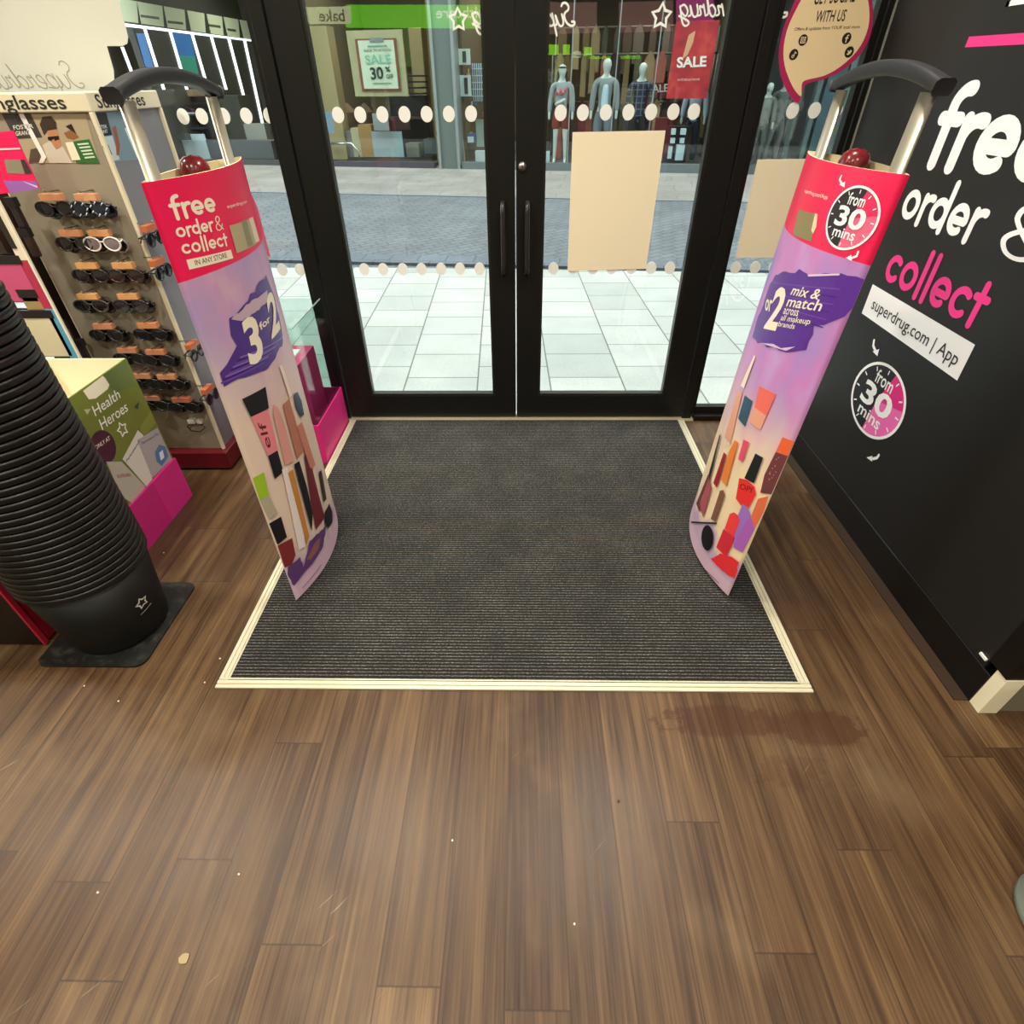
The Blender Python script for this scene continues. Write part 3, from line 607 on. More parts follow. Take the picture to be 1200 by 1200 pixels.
# ---- gate beside the dark wall
g2, s2, S2, B2 = gate(0.757, 1.378, 0.53, -1, 0.062, 0.058, 1.152, 0.075, print_bg('sleeve_print_b', 21.0, True), 'tall security gate beside the black wall, pink sleeve top showing a dial reading 30 mins')
a, t, r = art(s2, S2)
c0 = S2.uv(997, 256); ru = abs(S2.uv(1029, 250)[0]-S2.uv(964, 262)[0])/2; rv = abs(S2.uv(1001, 216)[1]-S2.uv(990, 295)[1])/2
dial(S2, c0, ru/1.05, rv/1.05, s2, 0.001, ('#2a2228', '#f2688a', '#e8265c'), arrows=(([(987, 206), (984.8, 210.5), (987.5, 215)], [(984.5, 216.3), (991.5, 212.5), (990.5, 219.5)]), ([(1006.5, 295), (1004.8, 300), (999, 302.3)], [(998.5, 298.5), (999, 306), (992, 302)])))
t('superdrug.com/App', (943, 225), (970, 233.5), (944, 220.5), CRM, 0.003)
a('picture_patch', [[(936, 245), (958, 251), (951, 283), (929.5, 275)]], '#8e8158', label='olive picture patch'); a('picture_patch', [[(955.5, 250), (958.5, 251), (957, 266), (953, 274), (951, 270)]], '#ead9b4')
SW2 = [(888, 402), (882, 395), (889, 370), (895, 357), (903, 332), (909, 322), (921, 318), (932, 320), (937, 315), (943, 319), (947, 321), (985.5, 320), (1013.5, 327.5), (1006, 345), (1000, 362), (990, 371), (977, 376), (954, 382), (953, 392), (945, 410), (922, 413), (908, 407)]
a('paint_swipe', [SW2], '#5a2a92', rg=(0.005, 0.02), label='purple paint swipe behind the offer')
for k in range(6): a('paint_streak', [[(905+k*3, 330+k*7), (985-k*4, 338+k*9), (985-k*4, 339.4+k*9), (905+k*3, 331+k*7)]], ['#7645ad', '#43207a'][k % 2])
a('paint_streak', [[(947, 321.5), (985, 320.5), (984, 322.5), (948, 324)]], '#e6c9dd'); a('paint_streak', [[(893, 402), (907, 403), (916, 408), (933, 406), (922, 411), (908, 407)]], '#dcc0dd')
t('2', (896, 383), (911, 386), (909, 336), CRM, 0.03, 0.15); t('or', (897, 363), (905, 365), (899, 350), CRM, 0.02)
t('mix &', (927, 345), (960, 351), (931, 334), CRM, 0.012, 0.2); t('match', (922, 358.5), (963, 364.5), (925, 346.5), CRM, 0.012, 0.2)
t('across', (918.5, 367.5), (936, 370.5), (920, 361), CRM, 0.008, 0.2); t('all makeup', (915.5, 375), (950, 380), (917, 368.5), CRM, 0.008, 0.2); t('brands', (912.5, 382), (932, 385.5), (914, 376), CRM, 0.008, 0.2)
a('pictured_tube', [[(885, 477), (891, 452), (910, 462), (899, 488)]], '#f0705f', label='coral tube'); a('pictured_box', [[(878, 493), (885, 477), (899, 487), (892, 504)]], '#e9a48c')
a('pictured_card', [[(866, 490), (874, 463), (883, 470), (874, 500)]], '#34566a', label='teal card'); a('pictured_pencil', [[(869, 452), (885, 416), (886.5, 418), (873, 455)]], '#f6e3c4'); a('pictured_tube', [[(850, 512), (866, 458), (871, 460), (857, 520)]], '#e4a487')
a('pictured_cap', [[(910, 529.5), (918, 512), (932, 517.5), (925, 535)]], '#e8643a', label='orange cap'); a('pictured_bottle', [[(892, 577), (897, 556), (910, 529.5), (925, 535), (905, 579)]], '#6d3a3c', label='brown glitter bottle')
for k in range(14): x_ = random.uniform(901, 915); y_ = 575-(x_-895)*2+random.uniform(-8, 8); a('pictured_glitter', [[(x_, y_), (x_+1.6, y_-0.8), (x_+1.2, y_+1.2)]], '#d98a96')
a('pictured_cap', [[(874, 560), (887, 531), (896, 536), (885, 566)]], '#1c1d22'); a('pictured_bottle', [[(868, 560), (877, 562), (886, 570), (887.5, 579), (879, 594), (870, 592), (864, 584)]], '#e5322f', label='round red bottle'); t('OPI', (868, 572), (882, 577), (870, 566), '#6e1518', 0.01)
a('pictured_box', [[(890, 584), (902, 581), (897, 600), (886, 619), (882, 604)]], '#e06a49'); a('pictured_box', [[(872, 590), (878, 594), (881, 603), (870, 626), (861, 641), (864, 610)]], '#9a6fc0'); a('pictured_box', [[(881, 603), (886, 619), (872, 647), (861, 641), (866, 628)]], '#a95fb4', label='purple box')
a('pictured_lipstick', [[(851, 619), (857, 602), (862, 600), (866, 603), (869, 610), (861, 629)]], '#e8413f', label='red lipstick bullet'); a('pictured_lipstick', [[(841, 641), (850, 619), (863, 630), (853, 652)]], '#cf2a3a')
a('pictured_gloss', [[(847, 562), (856, 530), (863, 516), (867, 518), (853, 569)]], '#e58038', label='orange gloss'); a('pictured_gloss', [[(867, 538), (873.5, 515), (880, 518), (872, 541)]], '#e0536b'); a('pictured_tube', [[(838, 566), (850.5, 530), (853.5, 533), (842, 571)]], '#9b1f25')
a('pictured_pencil', [[(826, 580), (845, 511), (847, 509), (832, 570)]], '#17131a'); a('pictured_pencil', [[(818, 590), (832, 556), (834, 560), (822, 600)]], '#6a3334'); a('pictured_tube', [[(822, 590), (833, 560), (836, 572), (826, 606)]], '#a8545a')
a('pictured_tube', [[(835, 608), (846, 575), (850, 574), (851.5, 580), (840.5, 611)]], '#7d5540', label='striped brown tube'); a('pictured_pencil', [[(812, 611), (842, 612), (842, 614), (812, 613)]], '#141118')
a('pictured_compact', [[(824+7*math.cos(i*0.4)+7, 630+15*math.sin(i*0.4)) for i in range(16)]], '#121014', label='black round compact'); a('pictured_splash', [[(835, 654), (846, 648), (860, 652), (868, 658), (863, 678), (848, 668)]], '#e02f35', rg=(0.003, 0.012), label='red splash of make-up')
a('print_line', [[(829, 668), (844, 683), (844.4, 682), (829.4, 667)]], '#8c6f8d')
# ---- papers taped to the glass
def taped(name, pts, label, cat, yy=D-0.0095):
    S = planeY(yy); q = P(S, pts); m = MB(); m.prism(q, lambda x, z: (x, yy, z), lambda x, z: (x, yy+0.0025, z)); u = sum(p[0] for p in q)/len(q); v = min(p[1] for p in q)
    return tag(m.build(name, PAPER, loc=(u, yy, v)), label, cat)
taped('paper_poster', [(671, 155), (780, 153), (757, 315), (665, 318)], 'blank cream paper sheet taped to the glass of the closed door', 'poster')
taped('paper_poster', [(888, 187), (962, 186), (936, 302), (862, 302)], 'blank cream paper sheet taped to the window beside the black wall', 'poster')
# frosted vinyl with a notch, on the window above the sunglasses
yv = D-0.0085; S = planeY(yv); pts = P(S, [(136, -12), (150, 43), (149, 51), (143, 54), (125, 54), (133, 82), (135, 112), (60, 112)])
pts += [(-2.75, pts[-1][1]), (-2.75, pts[0][1])]
m = MB(); m.prism(pts, lambda x, z: (x, yv, z), lambda x, z: (x, yv+0.002, z)); vin = tag(m.build('window_vinyl', mat('frosted_white_vinyl', '#cfcfc4', 0.7), loc=(-2.1, yv, 1.5)), 'large white vinyl sheet with a notched edge on the window above the sunglasses', 'window sign')
# ---- script lettering, mirrored as seen from inside
SCR = {'S': (0.85, [[(0.85, 1.25), (0.7, 1.42), (0.45, 1.42), (0.28, 1.22), (0.36, 1.0), (0.62, 0.85), (0.72, 0.6), (0.6, 0.25), (0.3, 0.05), (0.0, 0.1), (-0.05, 0.28), (0.15, 0.3)]]),
       'u': (0.75, [[(0.05, 0.75), (0.0, 0.3), (0.15, 0.05), (0.4, 0.12), (0.6, 0.75), (0.55, 0.2), (0.75, 0.08)]]),
       'p': (0.8, [[(0.1, 0.8), (-0.05, -0.55)], [(0.06, 0.45), (0.3, 0.75), (0.6, 0.65), (0.58, 0.25), (0.3, 0.05), (0.08, 0.15)], [(0.4, 0.05), (0.8, 0.1)]]),
       'e': (0.65, [[(0.0, 0.3), (0.4, 0.4), (0.45, 0.68), (0.2, 0.72), (0.05, 0.4), (0.15, 0.08), (0.4, 0.05), (0.65, 0.2)]]),
       'r': (0.6, [[(0.0, 0.1), (0.15, 0.75), (0.2, 0.6), (0.45, 0.65), (0.36, 0.2), (0.6, 0.1)]]),
       'd': (0.85, [[(0.55, 0.6), (0.3, 0.72), (0.05, 0.4), (0.2, 0.05), (0.5, 0.25), (0.75, 1.4), (0.62, 0.3), (0.85, 0.1)]]),
       'g': (0.75, [[(0.6, 0.65), (0.3, 0.75), (0.05, 0.4), (0.25, 0.08), (0.6, 0.4), (0.65, 0.7), (0.5, -0.3), (0.2, -0.5), (0.0, -0.25), (0.75, 0.1)]])}
def script(mb, S, px, txt, h, w, off, slant=0.22):
    """mirrored script whose first letter starts at px and runs towards -x"""
    A = S.uv(*px); x = 0; polys = []
    for ch in txt:
        adv, st = SCR[ch]
        for s_ in st: polys += stroke([(A[0]-h*(x+a_+slant*b_), A[1]+h*b_) for a_, b_ in smoothp(s_)], w*h, 8)
        x += adv
    fill2d(polys, S, off, mb)
def starring(mb, S, px, ro, wd, off, n=5):
    c = S.uv(*px); p = star2d(c[0], c[1], ro, ro*0.55, 90); fill2d(stroke(p+[p[0]], wd, 8), S, off, mb)
SCW = mat('white_script_vinyl', '#f1f4ec', 0.5)
m = MB(); script(m, GD, (673, 31), 'Sup', 0.046, 0.15, 0.0005); script(m, GD, (906, 23), 'Superdrug', 0.046, 0.15, 0.0005) if 0 else None
starring(m, GD, (775, 19), 0.036, 0.009, 0.0005); script(m, GD, (848, 20), 'rdrug', 0.047, 0.13, 0.0005); m.build('script_logo', SCW, pane2)
m = MB(); starring(m, GD, (537, 23), 0.033, 0.0085, 0.0005); script(m, GD, (566, 30), 'g', 0.05, 0.15, 0.0005); m.build('script_logo', SCW, pane1)
m = MB(); script(m, GD, (921, 21), 'S', 0.05, 0.15, 0.0005); m.build('script_logo', SCW, wp2)
Sv = planeY(yv); m = MB(); script(m, Sv, (100, 104), 'Superdrug', 0.06, 0.07, 0.0006); m.build('script_logo', mat('grey_script', '#9c988a', 0.7), vin)
# ---- speech-bubble sign on the window by the dark wall
SB = planeY(D-0.012)
def bub(name, pts, col, off, parent=None, th=0.0, **k):
    q = P(SB, pts) if pts else None; m = MB()
    if th: m.prism(q, lambda x, z: SB.w(x, z, off), lambda x, z: SB.w(x, z, off-th)); return m.build(name, C(col, 0.5), **k)
    fill2d([q], SB, off, m); return m.build(name, C(col, 0.5), parent, **k)
out_ = [(935, 121), (923, 108), (915, 88), (913, 62), (918, 34), (930, 6), (944, -16), (975, -30), (1005, -26), (1020, -8), (1023, 18), (1020, 42), (1008, 64), (988, 82), (968, 92), (946, 98), (941, 106)]
in_ = [(938.5, 113), (929, 102), (921, 83), (918, 62), (922, 36), (934, 9), (948, -12), (976, -25), (1002, -21), (1015, -6), (1019, 18), (1015, 40), (1004, 60), (985, 78), (965, 89), (944, 94), (939.5, 100)]
rnd_ = lambda p: smoothp(p[-3:]+p+p[:1], 3)[9:-1]
out_ = rnd_(out_[2:]+out_[:2])+out_[:0]; in_ = rnd_(in_[2:]+in_[:2])
bb = tag(bub('speech_bubble_sign', out_, '#b01f58', 0.0, th=0.003, loc=(1.15, D-0.012, 1.4)), 'cream speech bubble sign with a crimson edge on the window beside the black wall', 'window sign')
bub('cream_face', in_, '#f0d5a8', 0.0005, bb)
def bt(txt, bl, br, tl, col='#2c2420', b=0.0, sh=0.0): m = MB(); text(txt, SB, bl, br, tl, 0.0012, m, b, sh); m.build('lettering', C(col, 0.6), bb)
bt('GET SOCIAL', (953, 5), (1001, 2), (958, -12), b=0.012, sh=0.1); bt('WITH US', (955, 26), (989.5, 24.5), (958, 12.5), b=0.012, sh=0.1); bt('Offers & updates from YOUR local store', (930.5, 36), (1007, 33), (931.5, 32.2))
for px, g_ in (((941, 47), 0), ((930, 64), 1), ((992, 45), 2), ((995, 61), 3)):
    c_ = SB.uv(*px); m = MB(); fill2d([ell(c_[0], c_[1], 0.017, 0.017, 20)], SB, 0.0011, m); ic = m.build('round_icon', C('#1c1818', 0.5), bb); m = MB(); q = 0.0016; x_, z_ = c_
    if g_ == 0:
        sq = [(x_-0.008, z_-0.008), (x_+0.008, z_-0.008), (x_+0.008, z_+0.008), (x_-0.008, z_+0.008)]; fill2d(stroke(sq+[sq[0]], 0.0026, 6)+stroke(ell(x_, z_, 0.004, 0.004, 10)+[(x_+0.004, z_)], 0.0022, 5), SB, q, m)
    elif g_ == 1: fill2d(stroke([(x_+0.008, z_+0.004), (x_+0.004, z_+0.006), (x_+0.002, z_+0.009), (x_+0.002, z_-0.004)], 0.003, 6)+stroke(ell(x_-0.002, z_-0.005, 0.004, 0.004, 10), 0.0026, 5), SB, q, m)
    elif g_ == 2: fill2d(stroke([(x_+0.005, z_+0.009), (x_+0.001, z_+0.008), (x_, z_+0.004), (x_, z_-0.011)], 0.004, 6)+stroke([(x_-0.005, z_+0.001), (x_+0.005, z_+0.001)], 0.0034, 6), SB, q, m)
    else: fill2d([[(x_-0.009, z_-0.006), (x_-0.003, z_-0.003), (x_-0.009, z_+0.006), (x_, z_+0.002), (x_+0.003, z_+0.007), (x_+0.009, z_+0.004), (x_+0.005, z_-0.006), (x_-0.003, z_-0.009)]], SB, q, m)
    m.build('icon_mark', C('#f0d5a8', 0.5), ic)
# ------------------------------------------------------------------ stack of shopping baskets
BK = mat('black_plastic', '#060605', 0.5, spec=0.3); BK2 = mat('black_rim_plastic', '#0b0a08', 0.4, spec=0.4)
bx, by = -1.41, 1.25
m = MB(); rr = 0.035; rect = [(-1.60, 1.066), (-1.237, 1.066), (-1.237, 1.447), (-1.60, 1.447)]; pl = []
for cx, cy, a0 in ((-1.60+rr, 1.066+rr, 180), (-1.237-rr, 1.066+rr, 270), (-1.237-rr, 1.447-rr, 0), (-1.60+rr, 1.447-rr, 90)): pl += ell(cx, cy, rr, rr, 6, a0, a0+90)
n_ = N('dusty_black_plate', 0.5); x_, y_, z_ = n_.pos(); n_.color(n_.ramp(n_.noise(n_.vec(x_, y_), 22, 5, 0.7), [(0.5, '#10110e'), (0.72, '#3c3b33')]))
m.prism(pl, lambda x, y: (x, y, 0.0), lambda x, y: (x, y, 0.008)); tag(m.build('stack_base_plate', n_.m, loc=(bx, by, 0)), 'flat dusty black plate on the floor under the basket stack', 'base plate')
zb0 = 0.009; PITCH_B = 0.0225; NB = 37
def basket(z, label):
    b = thing('shopping_basket', (bx, by, z), label, 'shopping basket', 'black round shopping baskets nested in one stack')
    m = MB(); m.smooth = True; m.lathe([(0.0, 0.0), (0.143, 0.0), (0.149, 0.02), (0.1795, 0.29), (0.177, 0.29), (0.1455, 0.02), (0.14, 0.004), (0.0, 0.004)], (bx, by, z), 56); m.build('body', BK, b)
    m = MB(); m.smooth = True; m.lathe([(0.1795, 0.2895), (0.186, 0.291), (0.189, 0.295), (0.1895, 0.304), (0.187, 0.3095), (0.181, 0.3105), (0.179, 0.306), (0.179, 0.2905)], (bx, by, z), 56, closed=True); m.build('rim', BK2, b)
    return b
b0 = basket(zb0, 'lowest black basket of the stack, showing the small white star outline')
for k in range(1, NB):
    b = copy_tree(b0); b.location.z = zb0+k*PITCH_B
    b['label'] = 'topmost black basket of the stack, its open mouth facing up' if k == NB-1 else 'black round shopping basket nested between others in the tall stack'
class Cone(Plane):
    cuts = 0.02
    def uv(s, px, py):
        d = ray(px, py); r = 0.16
        for _ in range(20):
            a = d.x*d.x+d.y*d.y; o = Vector((-bx, -by)); bb_ = 2*(o.x*d.x+o.y*d.y); c = o.dot(o)-r*r; t = (-bb_-math.sqrt(max(bb_*bb_-4*a*c, 0)))/(2*a); p = EYEV+d*t; r = 0.149+(p.z-zb0-0.02)*0.1164
        return (math.atan2(p.y-by, p.x-bx)*0.16, p.z)
    def w(s, u, v, off=0.0):
        r = 0.149+(v-zb0-0.02)*0.1164+off; return Vector((bx+r*math.cos(u/0.16), by+r*math.sin(u/0.16), v))
CN = Cone((0, 0, 0), (1, 0, 0), (0, -1, 0)); c = CN.uv(166, 706); m = MB(); p5 = star2d(c[0], c[1], 0.021, 0.0115, 100); fill2d(stroke(p5+[p5[0]], 0.005, 6)+stroke([(c[0]-0.02, c[1]-0.04), (c[0]+0.026, c[1]-0.033)], 0.002, 5), CN, 0.0015, m); m.build('star_mark', mat('faded_white_print', '#c9c6bc', 0.6), b0)
# ------------------------------------------------------------------ dark red fixture behind the stack
fx = thing('display_plinth', (-2.0, 1.33, 0), 'black ended plinth with a dark red side, partly hidden by the basket stack', 'display plinth')
m = MB(); m.box((-2.6, 1.15, 0.012), (-1.622, 1.162, 0.6)); m.build('end_panel', BLKG, fx)
m = MB(); m.box((-2.6, 1.162, 0.012), (-1.62, 1.5, 0.6)); m.build('body', mat('dark_red_laminate', '#7d0f1e', 0.4), fx)
m = MB(); m.box((-1.622, 1.148, 0.012), (-1.614, 1.164, 0.6)); m.build('edge_strip', mat('red_edge', '#a01a30', 0.35), fx)
for px_, py_ in ((-1.66, 1.19), (-1.66, 1.46), (-2.55, 1.19), (-2.55, 1.46)):
    m = MB(); m.lathe([(0.025, 0), (0.025, 0.012)], (px_, py_, 0), 12); m.build('foot', BLKG, fx)
# ------------------------------------------------------------------ green leaflet bin
hb = thing('cardboard_display_bin', (-1.70, 1.78, 0), 'green cardboard bin lettered Health Heroes, open at the top, with a bright pink foot', 'display bin')
X0, X1, Y0, Y1, ZT = -1.86, -1.543, 1.52, 2.018, 0.664
CRD = mat('cream_cardboard', '#ece2c4', 0.8); GRN = mat('olive_green_print', '#6f7a2e', 0.5)
m = MB(); m.use(CRD).box((X0, Y0, 0), (X0+0.006, Y1, ZT)).box((X0+0.006, Y1-0.006, 0), (X1-0.006, Y1, ZT)).box((X0+0.006, Y0, 0), (X1-0.006, Y0+0.006, ZT)).box((X0+0.006, Y0+0.006, 0.5), (X1-0.006, Y1-0.006, 0.506)); m.build('carton', None, hb)
m = MB(); m.use(GRN).box((X1-0.006, Y0, 0), (X1, Y1, ZT)); fr = m.build('front_panel', None, hb)
m = MB(); m.use(mat('magenta_card', '#c11f74', 0.5)).box((X1, Y0, 0), (X1+0.012, 1.83, 0.205)).use(mat('magenta_card_fold', '#d0267f', 0.5)).box((X1, 1.83, 0), (X1+0.0125, Y1, 0.205)); m.build('pink_foot', None, hb)
SH = planeXp(X1); a, t, r = art(fr, SH)
a('notch_patch', [[(97, 458), (104, 468), (112, 467), (126, 456), (128, 451), (126, 445), (120, 440.5)]], '#f0ead0', label='cream notch under the bin opening')
a('printed_shape', [[(121, 440), (146, 421.5), (160, 452), (134, 460)]], '#5f7238'); a('printed_shape', [[(166, 516), (182, 496), (176, 482), (164, 500)]], '#80893a'); a('printed_shape', [[(98, 480), (106, 479), (102, 486)]], '#b9c29a'); a('printed_shape', [[(157, 477), (163, 470), (161, 480)]], '#2f4a2c')
t('Health', (111.5, 488), (141, 466), (107, 476.5), '#f2f2e6', 0.004); t('Heroes', (119.5, 504), (150, 481), (115, 492), '#f2f2e6', 0.004)
c = SH.uv(143, 503); p5 = star2d(c[0], c[1], 0.028, 0.015); m = MB(); fill2d(stroke(p5+[p5[0]], 0.0062, 6), SH, 0.0016, m); m.build('star_mark', C('#f2f2e6', 0.5), fr)
c = SH.uv(121, 524); m = MB(); fill2d([ell(c[0], c[1], 0.062, 0.062, 30)], SH, 0.0015, m); m.build('round_badge', C('#43182e', 0.5), fr, label='dark plum round badge')
t('ONLY AT', (112, 527), (129, 515), (110.5, 522.5), '#efe3da', 0.012)
a('printed_pack', [[(124, 541), (142, 541), (170, 570), (158, 592), (142, 582)]], '#b4b0a2', label='grey pack picture'); a('printed_pack', [[(143, 538), (161, 504), (168, 511), (178, 562), (171, 570)]], '#d6d2c6', label='white pack picture, tilted'); a('printed_pack', [[(160, 516), (184, 501), (201, 538), (178, 560)]], '#a9a5a4', label='grey pack picture with a blue emblem')
a('printed_shape', [[(181, 530), (186, 521), (193, 523), (197, 535), (189, 546), (183, 541)]], '#4f77a8'); a('printed_shape', [[(186, 531), (190, 527), (192, 536), (188, 540)]], '#dfe6ee')
t('Paracetamol', (148, 542), (163, 518), (147, 539), '#444a58', 0.01); t('Paracetamol Plus', (166, 521), (186, 509), (165, 518), '#444a58', 0.01); t('IBUPROFEN', (137, 560), (153, 558), (136, 556), '#a8555c', 0.006)
# ------------------------------------------------------------------ pink bin with clear sides in the corner by the door
pb = thing('donation_bin', (-1.13, 2.52, 0), 'bright pink corner bin with tall clear plastic sides beside the door frame', 'bin')
PK = mat('bright_pink_card', '#d8297b', 0.4); XA, XB, YA, YB = -1.30, -0.972, 2.29, 2.715
m = MB(); m.box((XA, YA, 0), (XB, YA+0.006, 0.212)).box((XA, YB-0.006, 0), (XB, YB, 0.212)).box((XA, YA+0.006, 0), (XA+0.006, YB-0.006, 0.212)).box((XB-0.006, YA+0.006, 0), (XB, YB-0.006, 0.212)).box((XA+0.006, YA+0.006, 0), (XB-0.006, YB-0.006, 0.006)); m.build('pink_tray', PK, pb, bevel=0.001)
m = MB(); m.box((XA+0.02, YA+0.05, 0.007), (XB-0.09, YB-0.02, 0.45)); m.build('inner_box', mat('inner_pink', '#c9306f', 0.4), pb)
m = MB(); m.box((XA+0.025, YA+0.055, 0.4505), (XB-0.13, YB-0.1, 0.462)); m.build('white_leaflet_tray', C('#e9ece0', 0.6), pb)
for q in (((XB-0.011, YA+0.012, 0.05), (XB-0.007, YB-0.01, 0.68)), ((XA+0.01, YA+0.007, 0.05), (XB-0.012, YA+0.011, 0.68)), ((XA+0.01, YB-0.011, 0.05), (XB-0.012, YB-0.007, 0.68))):
    m = MB(); m.box(*q); m.build('clear_side_panel', ACRYL, pb)
m = MB(); m.box((XB-0.0115, YA+0.0065, 0.676), (XB-0.0065, YB-0.01, 0.68)); m.build('panel_edge', C('#8fa39b', 0.3), pb)
# ------------------------------------------------------------------ sunglasses stand
sg = thing('sunglasses_stand', (-1.66, 2.48, 0), 'tall grey sunglasses tower with Sunglasses header on a dark red foot', 'display stand')
SX0, SX1, SY0, SY1 = -1.884, -1.462, 2.27, 2.70
GB = mat('grey_beige_panel', '#928975', 0.55); GS = mat('grey_side_panel', '#75757a', 0.5); CREAM = mat('cream_frame', '#d9d0b2', 0.45); DRED = mat('dark_red_foot', '#5b0d1a', 0.3)
m = MB(); m.use(DRED).box((-1.93, 2.222, 0.014), (-1.43, 2.75, 0.10)).use(BLKG).box((-1.92, 2.232, 0), (-1.44, 2.74, 0.014)); m.build('foot', None, sg, bevel=0.002)
m = MB(); m.use(GB).box((SX0, SY0, 0.10), (SX1, SY0+0.02, 1.43)).use(GS).box((SX1-0.02, SY0+0.02, 0.10), (SX1, SY1, 1.43)).use(GB).box((SX0, SY1-0.02, 0.10), (SX1-0.02, SY1, 1.43)).box((SX0, SY0+0.02, 0.10), (SX0+0.02, SY1-0.02, 1.43)); m.build('tower', None, sg)
m = MB(); m.box((SX0-0.012, SY0-0.012, 1.43), (SX1+0.012, SY1+0.012, 1.484)); hd = m.build('header', CREAM, sg, bevel=0.004)
m = MB(); m.box((SX1-0.002, SY0-0.012, 0.10), (SX1+0.012, SY0+0.003, 1.43)).box((SX0-0.004, SY0-0.004, 0.10), (SX0, SY0+0.003, 1.43)).box((SX1-0.002, SY1-0.003, 0.10), (SX1+0.012, SY1+0.012, 1.43)); m.build('corner_trim', CREAM, sg, bevel=0.002)
FH = planeY(SY0-0.012); RH = planeXp(SX1+0.012); FF = planeY(SY0); RF = planeXp(SX1)
m = MB(); text('Sunglasses', FH, (-1.845, 1.440), (-1.53, 1.440), (-1.845, 1.478), 0.001, m, 0.012, px=False); m.build('lettering', C('#242320', 0.6), hd)
m = MB(); text('Sunglasses', RH, (2.30, 1.440), (2.60, 1.440), (2.30, 1.478), 0.001, m, 0.012, px=False); m.build('lettering', C('#242320', 0.6), hd)
# picture panels under the header
def pict(S, mn, polys):
    m = MB()
    for off, col, pol in polys: m.use(C(col, 0.35)); fill2d([P(S, pol)], S, off, m)
    return m.build(mn, None, sg)
pict(FF, 'advert_panel', [(0.001, '#a99b7d', [(2, 133), (100, 133), (117, 191), (34, 191)]), (0.0014, '#3c3a38', [(2, 133), (36, 133), (50, 161), (18, 163)]), (0.0014, '#c9c2ae', [(50, 170), (60, 164), (74, 172), (85, 191), (58, 191)]), (0.0018, '#b5835c', [(55, 152), (66, 150), (71, 165), (72, 172), (66, 175), (60, 166)]), (0.0022, '#3b3029', [(47, 146), (50, 137), (60, 136), (66, 143), (67, 151), (56, 153), (52, 158)]), (0.0022, '#231c18', [(56, 160.5), (69, 159), (70, 163), (65, 165), (63.5, 162.5), (60, 165), (57, 164)]),
    (0.0014, '#8a5f3c', [(75, 156), (85, 151), (93, 161), (86, 164), (79, 162)]), (0.0018, '#2c221c', [(77, 148), (84, 145), (90, 157), (84, 153)]), (0.0022, '#2f6a34', [(84, 166), (105, 163), (117, 191), (90, 191)]), (0.0026, '#e7e2c4', [(77, 167), (86, 166), (95, 187), (85, 188)]), (0.0014, '#54493c', [(36, 175), (45, 173), (50, 190), (34, 191)]), (0.0026, '#eceadf', [(22, 133), (28, 133), (55, 184), (51, 191), (46, 191), (49, 183)])])
for k in range(5):
    m = MB(); fill2d([P(FF, [(91+k*2.1, 168.3+k*3.9), (104+k*1.8, 167+k*3.9), (105+k*1.8, 169+k*3.9), (92+k*2.1, 170.2+k*3.9)])], FF, 0.003, m); m.build('advert_line', C('#c9d9b8'), sg)
m = MB(); text('FOSTER', FF, (17, 152), (40, 150), (15.5, 147), 0.0026, m, 0.012); text('GRANT', FF, (19.5, 159), (36, 157.5), (18.5, 154), 0.0026, m, 0.012); m.build('lettering', C('#e2ded2'), sg)
pict(RF, 'advert_panel', [(0.001, '#6f8994', [(107, 133), (140, 131), (172, 186), (130, 190)]), (0.0014, '#23272b', [(107, 133), (124, 132), (131, 158), (115, 160)]), (0.0014, '#b4c4c6', [(117, 161), (131, 159), (140, 187), (130, 189)]), (0.0018, '#93503e', [(131, 150), (135, 147), (140, 170), (139, 182), (136, 182), (135, 166)]), (0.0018, '#39464d', [(119, 171), (126, 169), (131, 181), (126, 184)]), (0.0018, '#cfd8d8', [(145, 150), (152, 150), (166, 184), (160, 185)])])
m = MB(); text('FOSTER', RF, (111, 151.5), (125, 150), (110, 147.5), 0.0022, m, 0.012); text('GRANT', RF, (113, 157), (126, 155.5), (112, 153), 0.0022, m, 0.012); m.build('lettering', C('#d8d8d2'), sg)
GLASSMAT = {}
def lens_ring(m, c, rx, rz, th, dy, fx):
    n = 18; vs = []
    pts = [fx(c+rx*math.cos(2*math.pi*i/n)*(1+0.08*math.sin(2*math.pi*i/n)), dy, rz*math.sin(2*math.pi*i/n)) for i in range(n)]
    m.tube(pts+[pts[0], pts[1]], th, 6, cap=False)
